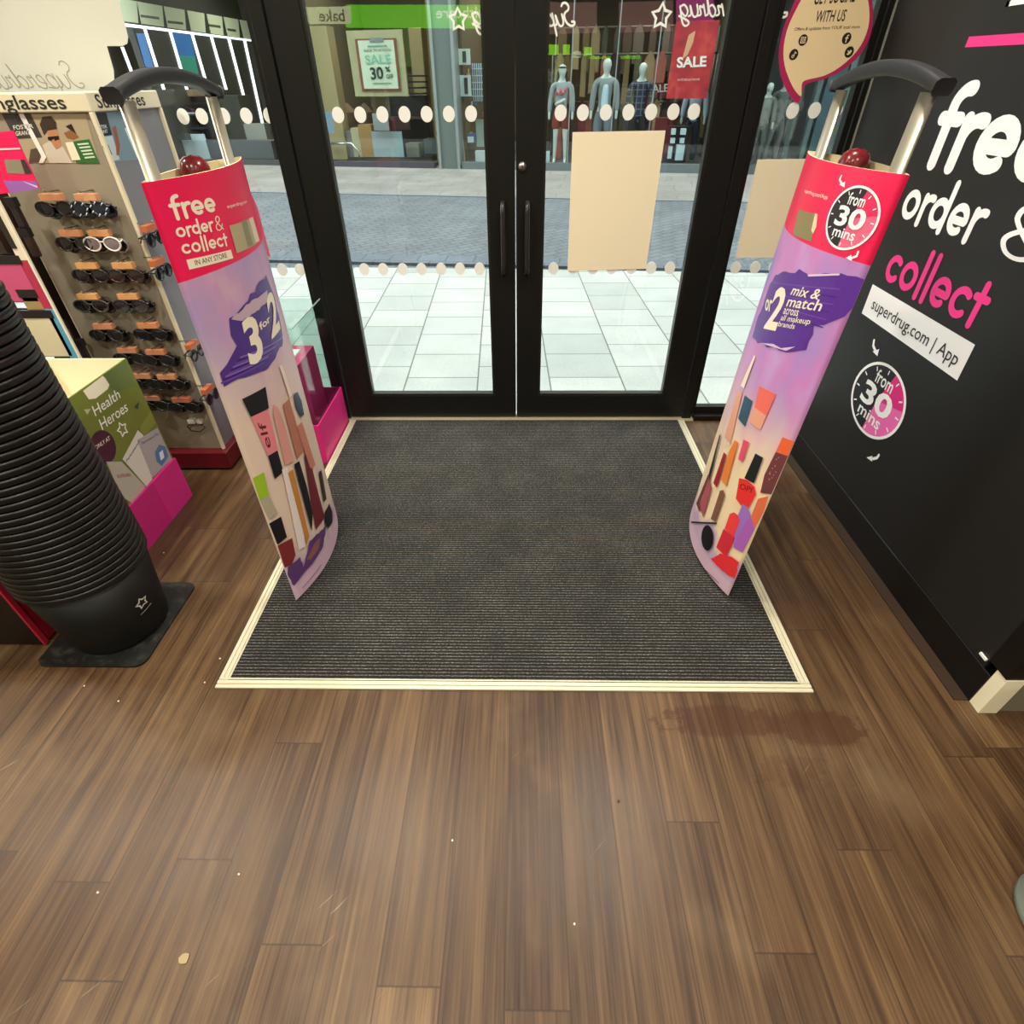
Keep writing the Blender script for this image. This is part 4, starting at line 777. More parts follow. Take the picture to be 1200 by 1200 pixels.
def sunglasses(P0, ax, nrm, label, fcol, lcol, tcol, w=0.073, h=0.0235, tw=0.078):
    """pair folded on its card; P0 = top centre of the card on the panel, ax = along panel, nrm = out of panel"""
    ax = Vector(ax); nrm = Vector(nrm); up = Vector((0, 0, 1)); P0 = Vector(P0)
    t_ = thing('sunglasses', P0, label, 'sunglasses', 'sunglasses hanging on the stand')
    W_ = lambda a_, d_, z_: P0+ax*a_+nrm*d_+up*z_
    m = MB(); bxs = [W_(a_, d_, z_) for z_ in (-0.010, 0.011) for a_, d_ in ((-tw/2, 0.035), (tw/2, 0.035), (tw/2, 0.06), (-tw/2, 0.06))]
    m.add(bxs, [(0, 3, 2, 1), (4, 5, 6, 7), (0, 1, 5, 4), (1, 2, 6, 5), (2, 3, 7, 6), (3, 0, 4, 7)]); m.build('card_tag', C(tcol, 0.35), t_)
    m = MB(); m.tube([W_(0, 0.0, 0.016), W_(0, 0.07, 0.018), W_(0, 0.074, 0.026)], 0.0022, 6); m.build('hook', mat('peg_steel', '#a8a59c', 0.3, 0.9), t_)
    fr_ = MB()
    zc = -0.036
    FX = lambda a_, d_, z_: W_(a_, d_, zc+z_)
    for s_ in (-1, 1): lens_ring(fr_, s_*w*0.52, w*0.42, h, 0.0032, 0.06, FX)
    fr_.tube([FX(-0.01, 0.061, 0.006), FX(0, 0.062, 0.009), FX(0.01, 0.061, 0.006)], 0.0028, 6); fr_.build('frame', C(fcol, 0.25), t_)
    for s_ in (-1, 1):
        m = MB(); n = 16; vs = [FX(s_*w*0.52, 0.0635, 0)]+[FX(s_*w*0.52+w*0.4*math.cos(2*math.pi*i/n), 0.06, h*0.95*math.sin(2*math.pi*i/n)) for i in range(n)]; m.smooth = True
        m.add(vs, [(0, 1+i, 1+(i+1) % n) for i in range(n)]); m.build('lens', C(lcol, 0.08), t_)
        m = MB(); m.tube([FX(s_*w*0.95, 0.058, 0.008), FX(s_*w*0.9, 0.03, 0.01), FX(-s_*w*0.35, 0.014+0.006*(s_ > 0), 0.006), FX(-s_*w*0.75, 0.018+0.006*(s_ > 0), -0.008)], 0.0028, 6); m.build('temple', C(fcol, 0.25), t_)
    return t_
TAGF = planeY(SY0-0.048)
rows = [((61, 231), (102, 231)), ((84, 273), (117, 273)), ((103, 311), (145, 311)), ((104, 347), (151, 347)), ((122, 382), (174, 381)), ((150, 410), (183, 412)), ((167, 440), (196, 441)), ((178, 466), (213, 468))]
words = ['first', 'second', 'third', 'fourth', 'fifth', 'sixth', 'seventh', 'eighth']
cols = [('#1d1c1f', '#15161a', '#d0966a'), ('#23303f', '#1b2330', '#d29970'), ('#2a2624', '#1a1918', '#cb8e62'), ('#dfdcd4', '#7d6f72', '#cc9164'), ('#201d1b', '#1c1b1e', '#d09b64'), ('#2b2321', '#2a201e', '#ce9a64'), ('#3a3431', '#171718', '#d09c66'), ('#1b1b1f', '#222126', '#cf9762'), ('#26221f', '#1b1a1c', '#c28461'), ('#18171a', '#141417', '#c3815a'), ('#1d1a1a', '#19181b', '#b87f5e'), ('#222024', '#1a1a1e', '#c27e5a'), ('#161518', '#121215', '#b88262'), ('#1c1b1e', '#151518', '#c0885f'), ('#1a1819', '#131315', '#ac7c61'), ('#171719', '#131316', '#a9674f')]
for i, rw in enumerate(rows):
    for j, (px, py) in enumerate(rw):
        u, v = TAGF.uv(px, py); f_, l_, g_ = cols[i*2+j]
        side = 'near the stand’s outer edge' if j == 0 else 'near the corner trim'
        look = {(0, 1): 'blue-black sunglasses with white zebra lines', (1, 1): 'clear white framed sunglasses', (2, 0): 'dark sunglasses with a pale rim'}.get((i, j), 'black sunglasses')
        lab = look+', '+words[i]+' row of stand front, '+('beside the corner trim' if j else 'away from corner trim')
        q = sunglasses((u, SY0, v), (1, 0, 0), (0, -1, 0), lab, f_, l_, g_)
        sunglasses((u+0.006, SY0, v-0.012), (1, 0, 0), (0, -0.5, 0), 'second pair of dark sunglasses tucked behind, '+words[i]+' row, '+('beside the corner trim' if j else 'away from corner trim'), l_, '#141416', g_, tw=0.03)
        if (i, j) == (0, 1):
            fo = [o for o in q.children if o.name.startswith('frame')][0]; m = MB()
            for s_ in (-1, 1):
                for k in range(7):
                    a_ = 2*math.pi*k/7; x_ = u+s_*0.0354+0.0286*math.cos(a_); z_ = v-0.036+0.02*math.sin(a_); m.tube([(x_-0.004, SY0-0.064, z_-0.004), (x_+0.004, SY0-0.064, z_+0.004)], 0.0018, 5)
            m.build('zebra_stripe', C('#dfe3ea', 0.3), fo)
TAGR = planeXp(SX1+0.048)
for k, (px, py) in enumerate(((174, 267), (184, 307), (225, 404), (243, 456))):
    u, v = TAGR.uv(px, py); sunglasses((SX1, u, v), (0, 1, 0), (1, 0, 0), 'black sunglasses on the stand side facing the gate, '+['highest pair', 'second pair down', 'third pair down', 'lowest pair'][k], '#1b1b20', '#15151a', '#b5643c', w=0.06, tw=0.07)
u, v = FF.uv(228, 492); tl_ = thing('security_tag', (u, SY0, v), 'white plug and black cable loop hanging at the bottom of the sunglasses stand', 'security tag')
m = MB(); m.tube([(u-0.035, SY0-0.02, v-0.025), (u-0.02, SY0-0.025, v-0.045), (u+0.02, SY0-0.025, v-0.05), (u+0.05, SY0-0.02, v-0.03), (u+0.03, SY0-0.015, v-0.012), (u-0.02, SY0-0.015, v-0.015), (u-0.035, SY0-0.02, v-0.025)], 0.0025, 6); m.build('cable_loop', BLKG, tl_)
m = MB(); m.box((u-0.02, SY0-0.025, v-0.008), (u+0.012, SY0-0.001, v+0.012)).box((u+0.018, SY0-0.02, v-0.01), (u+0.042, SY0-0.001, v+0.01)); m.build('plug', C('#d7d3c6', 0.4), tl_)
# ------------------------------------------------------------------ accessory display behind the bin
ad = thing('accessory_display', (-2.3, 2.3, 0), 'cream accessory display with a colour banded edge strip behind the green bin', 'display stand')
m = MB(); m.box((-2.9, 2.16, 0), (-2.02, 2.19, 1.28)).box((-2.9, 2.19, 0), (-2.87, 2.6, 1.28)); m.build('back_panel', mat('cream_panel', '#cfc6a8', 0.6), ad)
m = MB(); m.box((-1.99, 2.2, 0), (-1.95, 2.66, 1.2)); m.build('brown_side', mat('brown_side', '#3c2a22', 0.3), ad)
ES = planeY(2.12); q0 = ES.uv(8, 255)[0]; q1 = ES.uv(93, 420)[0]; xe = (ES.uv(20, 285)[0]+ES.uv(75, 395)[0])/2
m = MB(); zc1, zc2 = ES.uv(30, 305)[1], ES.uv(57, 362)[1]
m.use(C('#e6ddc2', 0.4)).box((xe-0.024, 2.12, zc1), (xe+0.012, 2.126, 1.28)).use(C('#b23050', 0.4)).box((xe-0.024, 2.12, zc2), (xe+0.012, 2.126, zc1)).use(C('#58a3c4', 0.4)).box((xe-0.024, 2.12, 0.02), (xe+0.012, 2.126, zc2)).use(C('#efe7cf', 0.4)).box((xe+0.012, 2.117, 0.02), (xe+0.02, 2.126, 1.28)).use(C('#2b2320', 0.4)).box((xe-0.024, 2.118, zc1+0.04), (xe-0.004, 2.12, zc1+0.2)); st_ = m.build('edge_strip', None, ad)
SS = planeY(2.12)
def hangbag(px, py, w, h, col, label, name='accessory_pack', y=2.12, d=0.03):
    u, v = planeY(y).uv(px, py); t_ = thing(name, (u, y, v), label, 'accessory pack', 'packs hung on the accessory display')
    m = MB(); m.box((u-w/2, y, v-h/2), (u+w/2, y+d, v+h/2)); m.build('pack', C(col, 0.35), t_, bevel=0.006); m = MB(); m.box((u-w/2-0.002, y-0.002, v+h/2-0.03), (u+w/2+0.002, y+d+0.002, v+h/2)); m.build('header_card', C('#1d1a1b', 0.4), t_); return t_
hangbag(16, 328, 0.13, 0.17, '#c8527c', 'pink hair accessory pack hanging beside the colour banded edge strip')
hangbag(36, 352, 0.07, 0.08, '#a2885a', 'small gold accessory pack hanging under the pink pack')
hangbag(52, 392, 0.15, 0.19, '#d9cfae', 'pale beige accessory pack hanging just above the green bin')
for k, (px, py) in enumerate(((14, 250), (30, 285), (72, 392), (92, 412))):
    hangbag(px+4, py, 0.03, 0.1, ['#2a2323', '#43302b', '#5a2f2c', '#2b2529'][k], ['slim black packet between edge strip and sunglasses stand, topmost', 'slim brown packet between edge strip and sunglasses stand, second down', 'slim rust packet between edge strip and sunglasses stand, third down', 'slim dark packet between edge strip and sunglasses stand, lowest'][k], y=2.2, d=0.02)
# pink card standing in for the top of a third gate sleeve
TC = planeY(2.13); q = P(TC, [(-14, 156), (15, 153), (29, 184), (46, 221), (12, 226), (-30, 230)])
pc = MB(); pc.prism(q, lambda x, z: (x, 2.13, z), lambda x, z: (x, 2.135, z)); pc = tag(pc.build('gate_top_card', mat('card_pink', '#ee1a5c', 0.4), loc=(q[0][0], 2.13, q[-1][1])), 'pink and purple card standing in for a third gate sleeve above the accessory display', 'promotional card')
a, t, r = art(pc, TC); a('printed_window', [[(5, 187), (24, 187), (29, 204), (9, 203)]], '#8f8672'); a('printed_window', [[(24, 187), (29, 187), (38, 203), (30, 204)]], '#3a3436'); a('lilac_band', [[(4, 212), (42, 212), (46, 221), (12, 226)]], '#9a63b5'); a('printed_line', [[(-10, 174), (24, 173), (24.5, 175), (-10, 176.5)]], '#f3d2cf'); a('lilac_streak', [[(26, 212), (44, 218), (44, 220), (30, 214)]], '#e3cfe2')
# ------------------------------------------------------------------ small things on the floor
def bit(px, py, r_, col, label, nm='paper_scrap', grp=None):
    p = floorP().uv(px, py); m = MB(); pts = [(p[0]+r_*random.uniform(0.7, 1.1)*math.cos(i*0.7854), p[1]+r_*random.uniform(0.7, 1.1)*math.sin(i*0.7854)) for i in range(8)]
    m.prism(pts, lambda x, y: (x, y, 0.0005), lambda x, y: (x, y, 0.0025)); return tag(m.build(nm, C(col, 0.6), loc=(p[0], p[1], 0)), label, 'litter', grp)
bit(216, 1123, 0.0125, '#94825c', 'pale round blob of chewing gum stuck on the wood floor', 'chewing_gum')
for px, py in ((192, 648), (210, 707), (99, 804), (139, 822), (258, 772), (240, 800), (297, 755), (673, 1083), (530, 985), (115, 1046), (280, 1025)):
    bit(px, py, 0.0027, '#d8ceb4', 'tiny white crumb lying on the floor', 'crumb', 'crumbs on the floor')
bit(725, 939, 0.004, '#2b1c12', 'tiny dark chip on the planks below the stain', 'crumb'); 
rb = thing('floor_bin', (1.245, 0.392, 0), 'round grey bin just showing at the edge of the wood floor', 'bin')
m = MB(); m.smooth = True; m.lathe([(0.0, 0.0), (0.112, 0.0), (0.116, 0.006), (0.116, 0.02), (0.108, 0.026), (0.104, 0.45), (0.0, 0.45)], (1.245, 0.392, 0), 40); m.build('body', mat('grey_bin_metal', '#7c8478', 0.4, 0.3), rb)
m = MB(); m.smooth = True; m.lathe([(0.104, 0.45), (0.11, 0.452), (0.11, 0.475), (0.08, 0.49), (0.0, 0.49)], (1.245, 0.392, 0), 40); m.build('lid', mat('dark_bin_lid', '#2c2e2b', 0.4), rb)
# ------------------------------------------------------------------ the shop behind the camera, seen only as reflections in the glass
VR = planeY(2*D+6.3)       # mirror image of the back wall
BY = -6.39
def rsign(name, pts, col, st, off, label=None, cat=None, parent=None):
    q = P(VR, pts); m = MB(); m.prism(q, lambda x, z: (x, BY+off, z), lambda x, z: (x, BY+off+0.02, z)); o = m.build(name, mat('lit_'+col.lstrip('#')+'_%d' % int(st*10), col, 0.5, emit=st), parent)
    return tag(o, label, cat) if label else o
sb = rsign('department_sign', [(404, 5), (566, 5), (566, 33), (404, 32)], '#62c00c', 8.0, 0.0, 'lit green department sign across the shop back wall, seen mirrored in the door glass', 'sign')
rsign('sign_panel', [(356, 8), (410, 7), (410, 27.5), (360, 28)], '#c9d3a0', 7.0, 0.025, parent=sb)
def rtext(txt, x0, x1, y0, y1, col, st, par=None):
    A = VR.uv(x0, y0); B = VR.uv(x1, y0); T = VR.uv(x0, y1); m = MB(); SBK = Plane((0, BY+0.05, 0), (1, 0, 0), (0, 1, 0)); text(txt, SBK, (B[0], A[1]), (A[0], A[1]), (B[0], T[1]), 0.002, m, 0.012, px=False); return m.build('lettering', mat('lit_text_'+col.lstrip('#'), col, 0.5, emit=st), par)
rtext('bake', 374, 404, 25, 11, '#2c4d18', 0.05, sb); rtext('healthcare', 511, 584, 21, 8, '#e8f2c0', 7.0, sb)
for k, pt in enumerate(([(640, 52), (655, 52), (655, 64), (640, 64)], [(660, 52), (668, 52), (668, 64), (660, 64)], [(685, 55), (694, 55), (694, 65), (685, 65)])):
    rsign('shelf_sign', pt, '#8fdc22', 8.0, 0.0, 'lit green shelf sign on the shop back wall, '+['widest of three', 'between the other two', 'smallest of three'][k], 'sign')
rsign('wall_picture', [(640, 2), (700, 2), (700, 38), (640, 40)], '#a37a70', 3.4, 0.0, 'brownish pink glowing wall picture on the shop back wall', 'picture'); rsign('wall_picture', [(726, 2), (790, 0), (790, 36), (726, 38)], '#a5766f', 3.2, 0.0, 'mauve glowing wall picture with a green figure on the shop back wall', 'picture'); rsign('wall_picture', [(794, -4), (838, -4), (838, 24), (794, 24)], '#e0489c', 4.5, 0.0, 'hot pink glowing wall picture on the shop back wall', 'picture')  # pictures given a glow of their own so the door glass mirrors them visibly
# ------------------------------------------------------------------ the street
def gz(y): return 0.04*(y-6) if y > 6 else 0.0
def ground(name, pts, m):
    mb = MB(); mb.prism(pts, lambda x, y: (x, y, gz(y)-0.004), lambda x, y: (x, y, gz(y)-0.15)); return struct(mb, name, m)
def ln(p, q, x): return p[1]+(q[1]-p[1])*(x-p[0])/(q[0]-p[0])
A1, A2 = (-1.736, 6.09), (1.862, 5.766); K1, K2 = (-4.246, 9.946), (2.594, 9.067); F1, F2 = (-4.406, 12.382), (3.053, 11.23)
XL, XR = -16, 13
yl, yr = ln(A1, A2, XL), ln(A1, A2, XR)
ground('pavement_near', [(XL, D+0.05), (XR, D+0.05), (XR, min(yr, 5.999)), (2.5, 5.73), (A1[0], 6.0-0.0), (XL, 6.0)], paving_mat())
ground('street_setts', [(XL, 6.0), (A1[0], 6.0), (2.5, 5.73), (XR, 5.2), (XR, ln(K1, K2, XR)), (XL, ln(K1, K2, XL))], setts_mat('grey_setts', '#6e757a', '#646b70', '#4b5054', 0.2, 0.1, 0.6))
ground('pavement_far', [(XL, ln(K1, K2, XL)), (XR, ln(K1, K2, XR)), (XR, ln(F1, F2, XR)+0.5), (XL, ln(F1, F2, XL)+0.5)], setts_mat('far_paving', '#8e8c85', '#86847d', '#73726c', 0.6, 0.4, -0.15))
m = MB(); m.prism([(XL, ln(A1, A2, XL)), (XR, ln(A1, A2, XR)), (XR, ln(A1, A2, XR)+0.3), (XL, ln(A1, A2, XL)+0.3)], lambda x, y: (x, y, max(gz(y), 0)+0.001), lambda x, y: (x, y, max(gz(y), 0)-0.05)); struct(m, 'street_edge_setts', setts_mat('edge_setts', '#66707a', '#5d666f', '#4a5056', 0.3, 0.3, -0.09))
m = MB(); m.prism([(XL, ln(K1, K2, XL)-0.1), (XR, ln(K1, K2, XR)-0.1), (XR, ln(K1, K2, XR)), (XL, ln(K1, K2, XL))], lambda x, y: (x, y, gz(y)+0.006), lambda x, y: (x, y, gz(y)-0.05)); struct(m, 'kerb_far', mat('dark_kerb', '#6b7074', 0.7))
# local frame of the shop fronts across the street
O = Vector((0, ln(F1, F2, 0), 0)); AD = Vector((F2[0]-F1[0], F2[1]-F1[1], 0)).normalized(); BD = Vector((-AD.y, AD.x, 0)); ZG = 0.20
def L(u, b, z): return O+AD*u+BD*b+Vector((0, 0, z))
def OP(b): return Plane(O+BD*b, AD, -BD)
def ob(mb, u0, u1, b0, b1, z0, z1):
    return mb.add([L(*p) for p in [(u0, b0, z0), (u1, b0, z0), (u1, b1, z0), (u0, b1, z0), (u0, b0, z1), (u1, b0, z1), (u1, b1, z1), (u0, b1, z1)]], [(0, 3, 2, 1), (4, 5, 6, 7), (0, 1, 5, 4), (1, 2, 6, 5), (2, 3, 7, 6), (3, 0, 4, 7)])
def rect(px0, py0, px1, py1, b):
    S = OP(b); q = [S.uv(px0, py0), S.uv(px1, py0), S.uv(px1, py1), S.uv(px0, py1)]
    return (q[0][0]+q[3][0])/2, (q[1][0]+q[2][0])/2, (q[2][1]+q[3][1])/2, (q[0][1]+q[1][1])/2
def pbox(name, px0, py0, px1, py1, b, d, col, label=None, cat=None, group=None, parent=None, rg=0.5, kind=None, m=None, grd=None, emit=0, bevel=0):
    u0, u1, z0, z1 = rect(px0, py0, px1, py1, b)
    if grd is not None: z0 = grd
    mb = MB(); ob(mb, u0, u1, b, b+d, z0, z1); mm = m or C(col, rg, emit=emit)
    o = mb.build(name, mm, parent, loc=None if parent else L((u0+u1)/2, b+d/2, z0), bevel=bevel, kind=kind); return tag(o, label, cat, group)
UP = [OP(0).uv(x, 199)[0] for x in (510, 540)]
ZF = ZG+0.12
# shells of the units
def shell(name, u0, u1, depth, wall, flo, ceil_, zc=3.6):
    for nm, q, mm in (('_back', (u0, u1, depth, depth+0.1, 0, zc), wall), ('_side', (u0, u0+0.05, 0.36, depth, 0, zc), wall), ('_end', (u1-0.05, u1, 0.36, depth, 0, zc), wall)):
        mb = MB(); ob(mb, *q); struct(mb, name+nm, C(mm, 0.8), loc=L(q[0], q[2], 0))
    mb = MB(); ob(mb, u0+0.05, u1-0.05, 0.15, depth, 0, ZF-0.013); struct(mb, 'floor'+name[4:], C(flo, 0.5), loc=L(u0, 0.1, 0)); mb = MB(); ob(mb, u0+0.05, u1-0.05, 0.1, depth, zc-0.1, zc); struct(mb, 'ceiling'+name[4:], C(ceil_, 0.8), loc=L(u0, 0.1, zc))
UA = OP(0).uv(352, 150)[0]-0.12
shell('wall_shop_a', -13, UA, 7.0, '#4a4a45', '#55534e', '#57564f'); shell('wall_shop_b', UA, UP[0], 4.0, '#6d6449', '#4a423b', '#6b6a5c'); shell('wall_shop_c', UP[1], 3.5, 5.0, '#5d4f38', '#4a4743', '#3c3a34'); shell('wall_shop_d', 3.5, 14, 5.0, '#3a4344', '#4a4a48', '#38393a')
mb = MB(); ob(mb, -13.2, 14.2, -0.1, 7.3, 3.6, 7.5); struct(mb, 'wall_upper_storey', mat('upper_storey', '#6f6a60', 0.8))
def fill_light(u, b, z, p, s=1.2, col=(1, 0.95, 0.85)):  # added fill lamps that brighten the dark shop interiors across the street
    l = bpy.data.lights.new('shop_fill_light', 'AREA'); l.size = s; l.energy = p; l.color = col; o = bpy.data.objects.new('shop_fill_light', l); COL.objects.link(o); o.location = L(u, b, z)
for u, b, p in ((-9, 2.5, 60), (-6, 3.5, 60), (UA+1.2, 1.6, 30), (UP[0]-1.0, 1.6, 26), (UP[1]+0.9, 1.6, 48), (2.4, 1.3, 62), (4.9, 1.5, 22), (7, 2, 20)): fill_light(u, b, 3.3, p)
# pilasters and frames at the front
PG = mat('grey_pilaster', '#7f8883', 0.45); PD = mat('grey_metal_frame', '#8c9694', 0.4, 0.4)
def pil(name, px0, px1, d=0.25, m=PG, z1=3.6, b0=0.0):
    S = OP(b0); u0, u1 = S.uv(px0, 199)[0], S.uv(px1, 199)[0]; mb = MB(); ob(mb, u0, u1, b0, b0+d, ZG-0.05, z1); return struct(mb, name, m, loc=L(u0, b0, ZG))
pil('trim_shop_1', 516.5, 538, 0.3, mat('glazed_grey_pier', '#5d6864', 0.3)); pil('trim_shop_2', 515, 518, 0.34, PD, b0=-0.03); pil('trim_shop_3', 536.5, 539.5, 0.34, PD, b0=-0.03); pil('trim_shop_4', 351, 356, 0.3, mat('olive_pier', '#77745a', 0.6))
mb = MB(); ob(mb, UA+0.1, UP[0]-0.02, 0.0, 0.14, ZG-0.05, ZG+0.13); struct(mb, 'trim_shop_plinth_b', mat('dark_purple_plinth', '#423f48', 0.4), loc=L(-2, 0, ZG))
mb = MB(); ob(mb, UP[1]+0.02, 3.45, 0.0, 0.12, ZG-0.05, ZF+0.02); struct(mb, 'trim_shop_plinth_c', mat('slate_plinth', '#5d6668', 0.5), loc=L(2, 0, ZG))
mb = MB(); ob(mb, -13, UA-0.02, 0.0, 0.12, ZG-0.05, ZF+0.02); struct(mb, 'trim_shop_plinth_a', mat('dark_plinth', '#34393b', 0.5), loc=L(-6, 0, ZG))
def shop_glass(name, u0, u1, b=0.05):
    mb = MB(); ob(mb, u0, u1, b, b+0.01, ZG+0.13, 3.6); struct(mb, name, GLASS, loc=L(u0, b, ZG))
shop_glass('window_3', UA+0.12, UP[0]-0.04); shop_glass('window_4', UP[1]+0.04, 3.28); shop_glass('window_5', 3.6, 6.5)
# ---- unit A: sports shop with a lit display wall running away from the street
XL_ = -6.85
LW_ = planeXp(XL_)
mb = MB(); y0_, y1_ = 12.9, 17.75; mb.box((XL_-0.12, y0_-0.2, 0.25), (XL_-0.012, y1_+0.1, 3.2)); dw = tag(mb.build('display_wall', mat('charcoal_slatwall', '#30332f', 0.6), loc=(XL_, 15, 0.25)), 'dark display wall with white light strips in the sports shop across the street', 'display wall')
def lw(name, pts, off, th, m, label=None):
    q = P(LW_, pts); mb = MB(); mb.prism(q, lambda y, z: (XL_+off, y, z), lambda y, z: (XL_+off-th, y, z)); return mb.build(name, m, dw, label=label)
LED = mat('led_strip', '#f4fbff', 0.5, emit=1.6); HP = mat('pale_green_header', '#c3cfae', 0.6, emit=0.15)
heads = [(139, 160), (161, 190), (192, 216), (219, 239), (242, 260), (262, 279), (281, 296)]
ytop = lambda x: -2+(x-140)*0.178; ybot = lambda x: 24+(x-140)*0.142
for a_, b_ in heads: lw('header_card', [(a_, ytop(a_)), (b_, ytop(b_)), (b_+2, ybot(b_+2)), (a_+5, ybot(a_+5))], 0.004, 0.012, HP)
lw('light_strip', [(143, 27), (303, 47.5), (303, 49.5), (143, 30.5)], 0.012, 0.02, LED)
for xa, ya, xb, yb in ((169, 32, 192, 105), (199, 36, 219, 105), (225, 40, 241, 95), (247.5, 43, 265, 105), (268, 45, 290, 130), (286.5, 47, 313, 170), (302, 48, 323, 135), (143, 55, 162, 105)):
    lw('light_strip', [(xa-1.2, ya), (xa+1.2, ya), (xb+1.2, yb), (xb-1.2, yb)], 0.012, 0.02, LED)
lw('wall_graphic', [(160, 39), (169, 39), (180, 80), (171, 78)], 0.003, 0.01, C('#4f7fc0', 0.5, emit=0.3)); lw('wall_graphic', [(202, 38), (223, 41), (233, 88), (212, 80)], 0.003, 0.01, C('#2f79c4', 0.5, emit=0.3)); lw('wall_graphic', [(210, 65), (228, 66), (233, 88), (214, 82)], 0.004, 0.01, C('#35a58c', 0.5, emit=0.2))
for xa, ya, xb, yb in ((164, 17, 186, 20), (196, 24, 214, 26), (244, 28, 258, 30), (266, 33, 276, 34.5)): lw('brand_line', [(xa, ya), (xb, yb), (xb+0.6, yb+3), (xa+0.6, ya+3)], 0.006, 0.004, C('#565c4c'))
pbox('shoe_shelf', 183, 105, 226, 113, 1.2, 0.4, '#a08d6c', 'tan wooden shelf over the trainers in the sports shop across the street', 'shelf')
def shoe(px, py, col, label, s=0.32):
    u, v = OP(1.0).uv(px, py); t_ = thing('trainer', L(u, 1.0, v-0.06), label, 'shoe', 'trainers in the sports shop window'); mb = MB(); prof = [(-0.5, 0), (0.5, 0), (0.52, 0.12), (0.35, 0.22), (0.1, 0.3), (-0.12, 0.46), (-0.42, 0.46), (-0.5, 0.3)]
    mb.prism([(u+x*s, v-0.06+z*s) for x, z in prof], lambda x, z: L(x, 0.95, z), lambda x, z: L(x, 1.06, z)); mb.build('upper', C(col, 0.5), t_, bevel=0.012); mb = MB(); mb.prism([(u+x*s, v-0.06+z*s) for x, z in [(-0.52, -0.05), (0.54, -0.05), (0.56, 0.03), (-0.52, 0.03)]], lambda x, z: L(x, 0.94, z), lambda x, z: L(x, 1.07, z)); mb.build('sole', C('#dfe2e0', 0.5), t_)
shoe(197, 128, '#2b3c57', 'navy trainer on the sports shop shelf, beside the sunglasses header'); shoe(218, 128, '#43212c', 'maroon trainer on the sports shop shelf, under the gate handle'); shoe(197, 144, '#22262e', 'black trainer below the navy one in the sports shop window')
tu = thing('trainer_shelf_unit', L(OP(1.3).uv(212, 150)[0], 1.3, ZF), 'dark shelf unit holding the trainers in the sports shop across the street', 'shelf unit')
pbox('back_panel', 186, 114, 240, 186, 1.3, 0.1, '#23292e', parent=tu, grd=ZF-0.012)
for py_ in (128, 144):
    v_ = OP(1.0).uv(197, py_)[1]-0.06-0.05*0.32; u0, u1 = OP(1.0).uv(189, py_)[0], OP(1.0).uv(236, py_)[0]; mb = MB(); ob(mb, u0, u1, 0.92, 1.3, v_-0.03, v_-0.0005); mb.build('shelf', C('#3a4147', 0.5), tu)
pbox('window_sign', 199, 157, 223, 164, 0.3, 0.02, '#3a4146', 'small dark sign strip low in the sports shop window', 'sign'); pbox('pale_board', 207, 157, 243, 186, 0.4, 0.03, '#a7bdc0', 'pale blue-grey board standing low in the sports shop window', 'board'); pbox('low_display', 222, 165, 320, 189, 0.4, 0.35, '#3c4548', 'long dark low counter inside the sports shop', 'counter', grd=ZF)
pbox('clothes_rail', 255, 112, 285, 165, 1.6, 0.5, '#4d524c', 'dark rail of clothes inside the sports shop', 'clothes rail', grd=ZF); pbox('burgundy_panel', 322, 140, 346, 192, 0.6, 0.1, '#4f2434', 'burgundy panel standing behind the door post, in the sports shop', 'panel', grd=ZF); pbox('pale_display', 288, 145, 312, 170, 1.0, 0.2, '#8b8f86', 'pale display block in the sports shop', 'display block', grd=ZF)
# ---- unit B
pbox('beige_pier', 366, 30, 396, 190, 0.45, 0.3, '#a3936b', 'wide beige pier inside the shop behind the 30% sale board', 'pier', grd=ZF); pbox('beige_pier', 486, 32, 500, 190, 2.0, 0.3, '#9d9068', 'narrow beige pier inside the shop beside the grey pilaster', 'pier', grd=ZF)
pbox('green_panel', 396, 33, 414, 72, 3.9, 0.1, '#3f5a26', 'dark green wall panel beside the wide beige pier', 'wall panel'); pbox('green_panel', 474, 33, 485, 78, 3.85, 0.1, '#5f7a2f', 'green wall panel beside the narrow beige pier', 'wall panel')
for k, (xa, ya, xb, yb) in enumerate(((372, 68, 379, 118), (383, 72, 390, 118), (392, 80, 396, 112))):
    pbox('light_tube', xa, ya, xa+1.3, yb, 1.2, 0.03, '#eef3e6', ['thin white light tube nearest the door post across the street', 'thin white light tube, middle one of three', 'short white light tube beside the sale board'][k], 'light', emit=1.2)
pbox('lilac_banner', 384, 74, 392, 102, 1.3, 0.03, '#9d94a4', 'lilac banner hanging between two white light tubes', 'banner'); pbox('brown_bag', 385, 102, 395, 122, 1.1, 0.2, '#4a2c1c', 'dark brown bag hanging under the lilac banner', 'bag')
sp = thing('sale_board', L(*[(rect(409, 35, 472, 112, 0.15)[0]+rect(409, 35, 472, 112, 0.15)[1])/2, 0.15, rect(409, 35, 472, 112, 0.15)[2]]), 'large pale sale board reading 30% off in the shop window across the street', 'sale board')
pbox('board', 411, 35, 475, 113, 0.15, 0.03, '#a29c79', parent=sp); pbox('clipboard', 420, 45, 467, 107, 0.13, 0.018, '#7c4a35', parent=sp); pbox('paper_sheet', 423, 47, 464, 104, 0.115, 0.012, '#c3cfb9', parent=sp); pbox('clip', 433, 44, 449, 49, 0.1, 0.014, '#7d8288', parent=sp)
SPL = OP(0.11)
def st(txt, bl, br, tl, col, b=0.0): m = MB(); text(txt, SPL, bl, br, tl, 0.006, m, b); m.build('lettering', C(col, 0.6), sp)
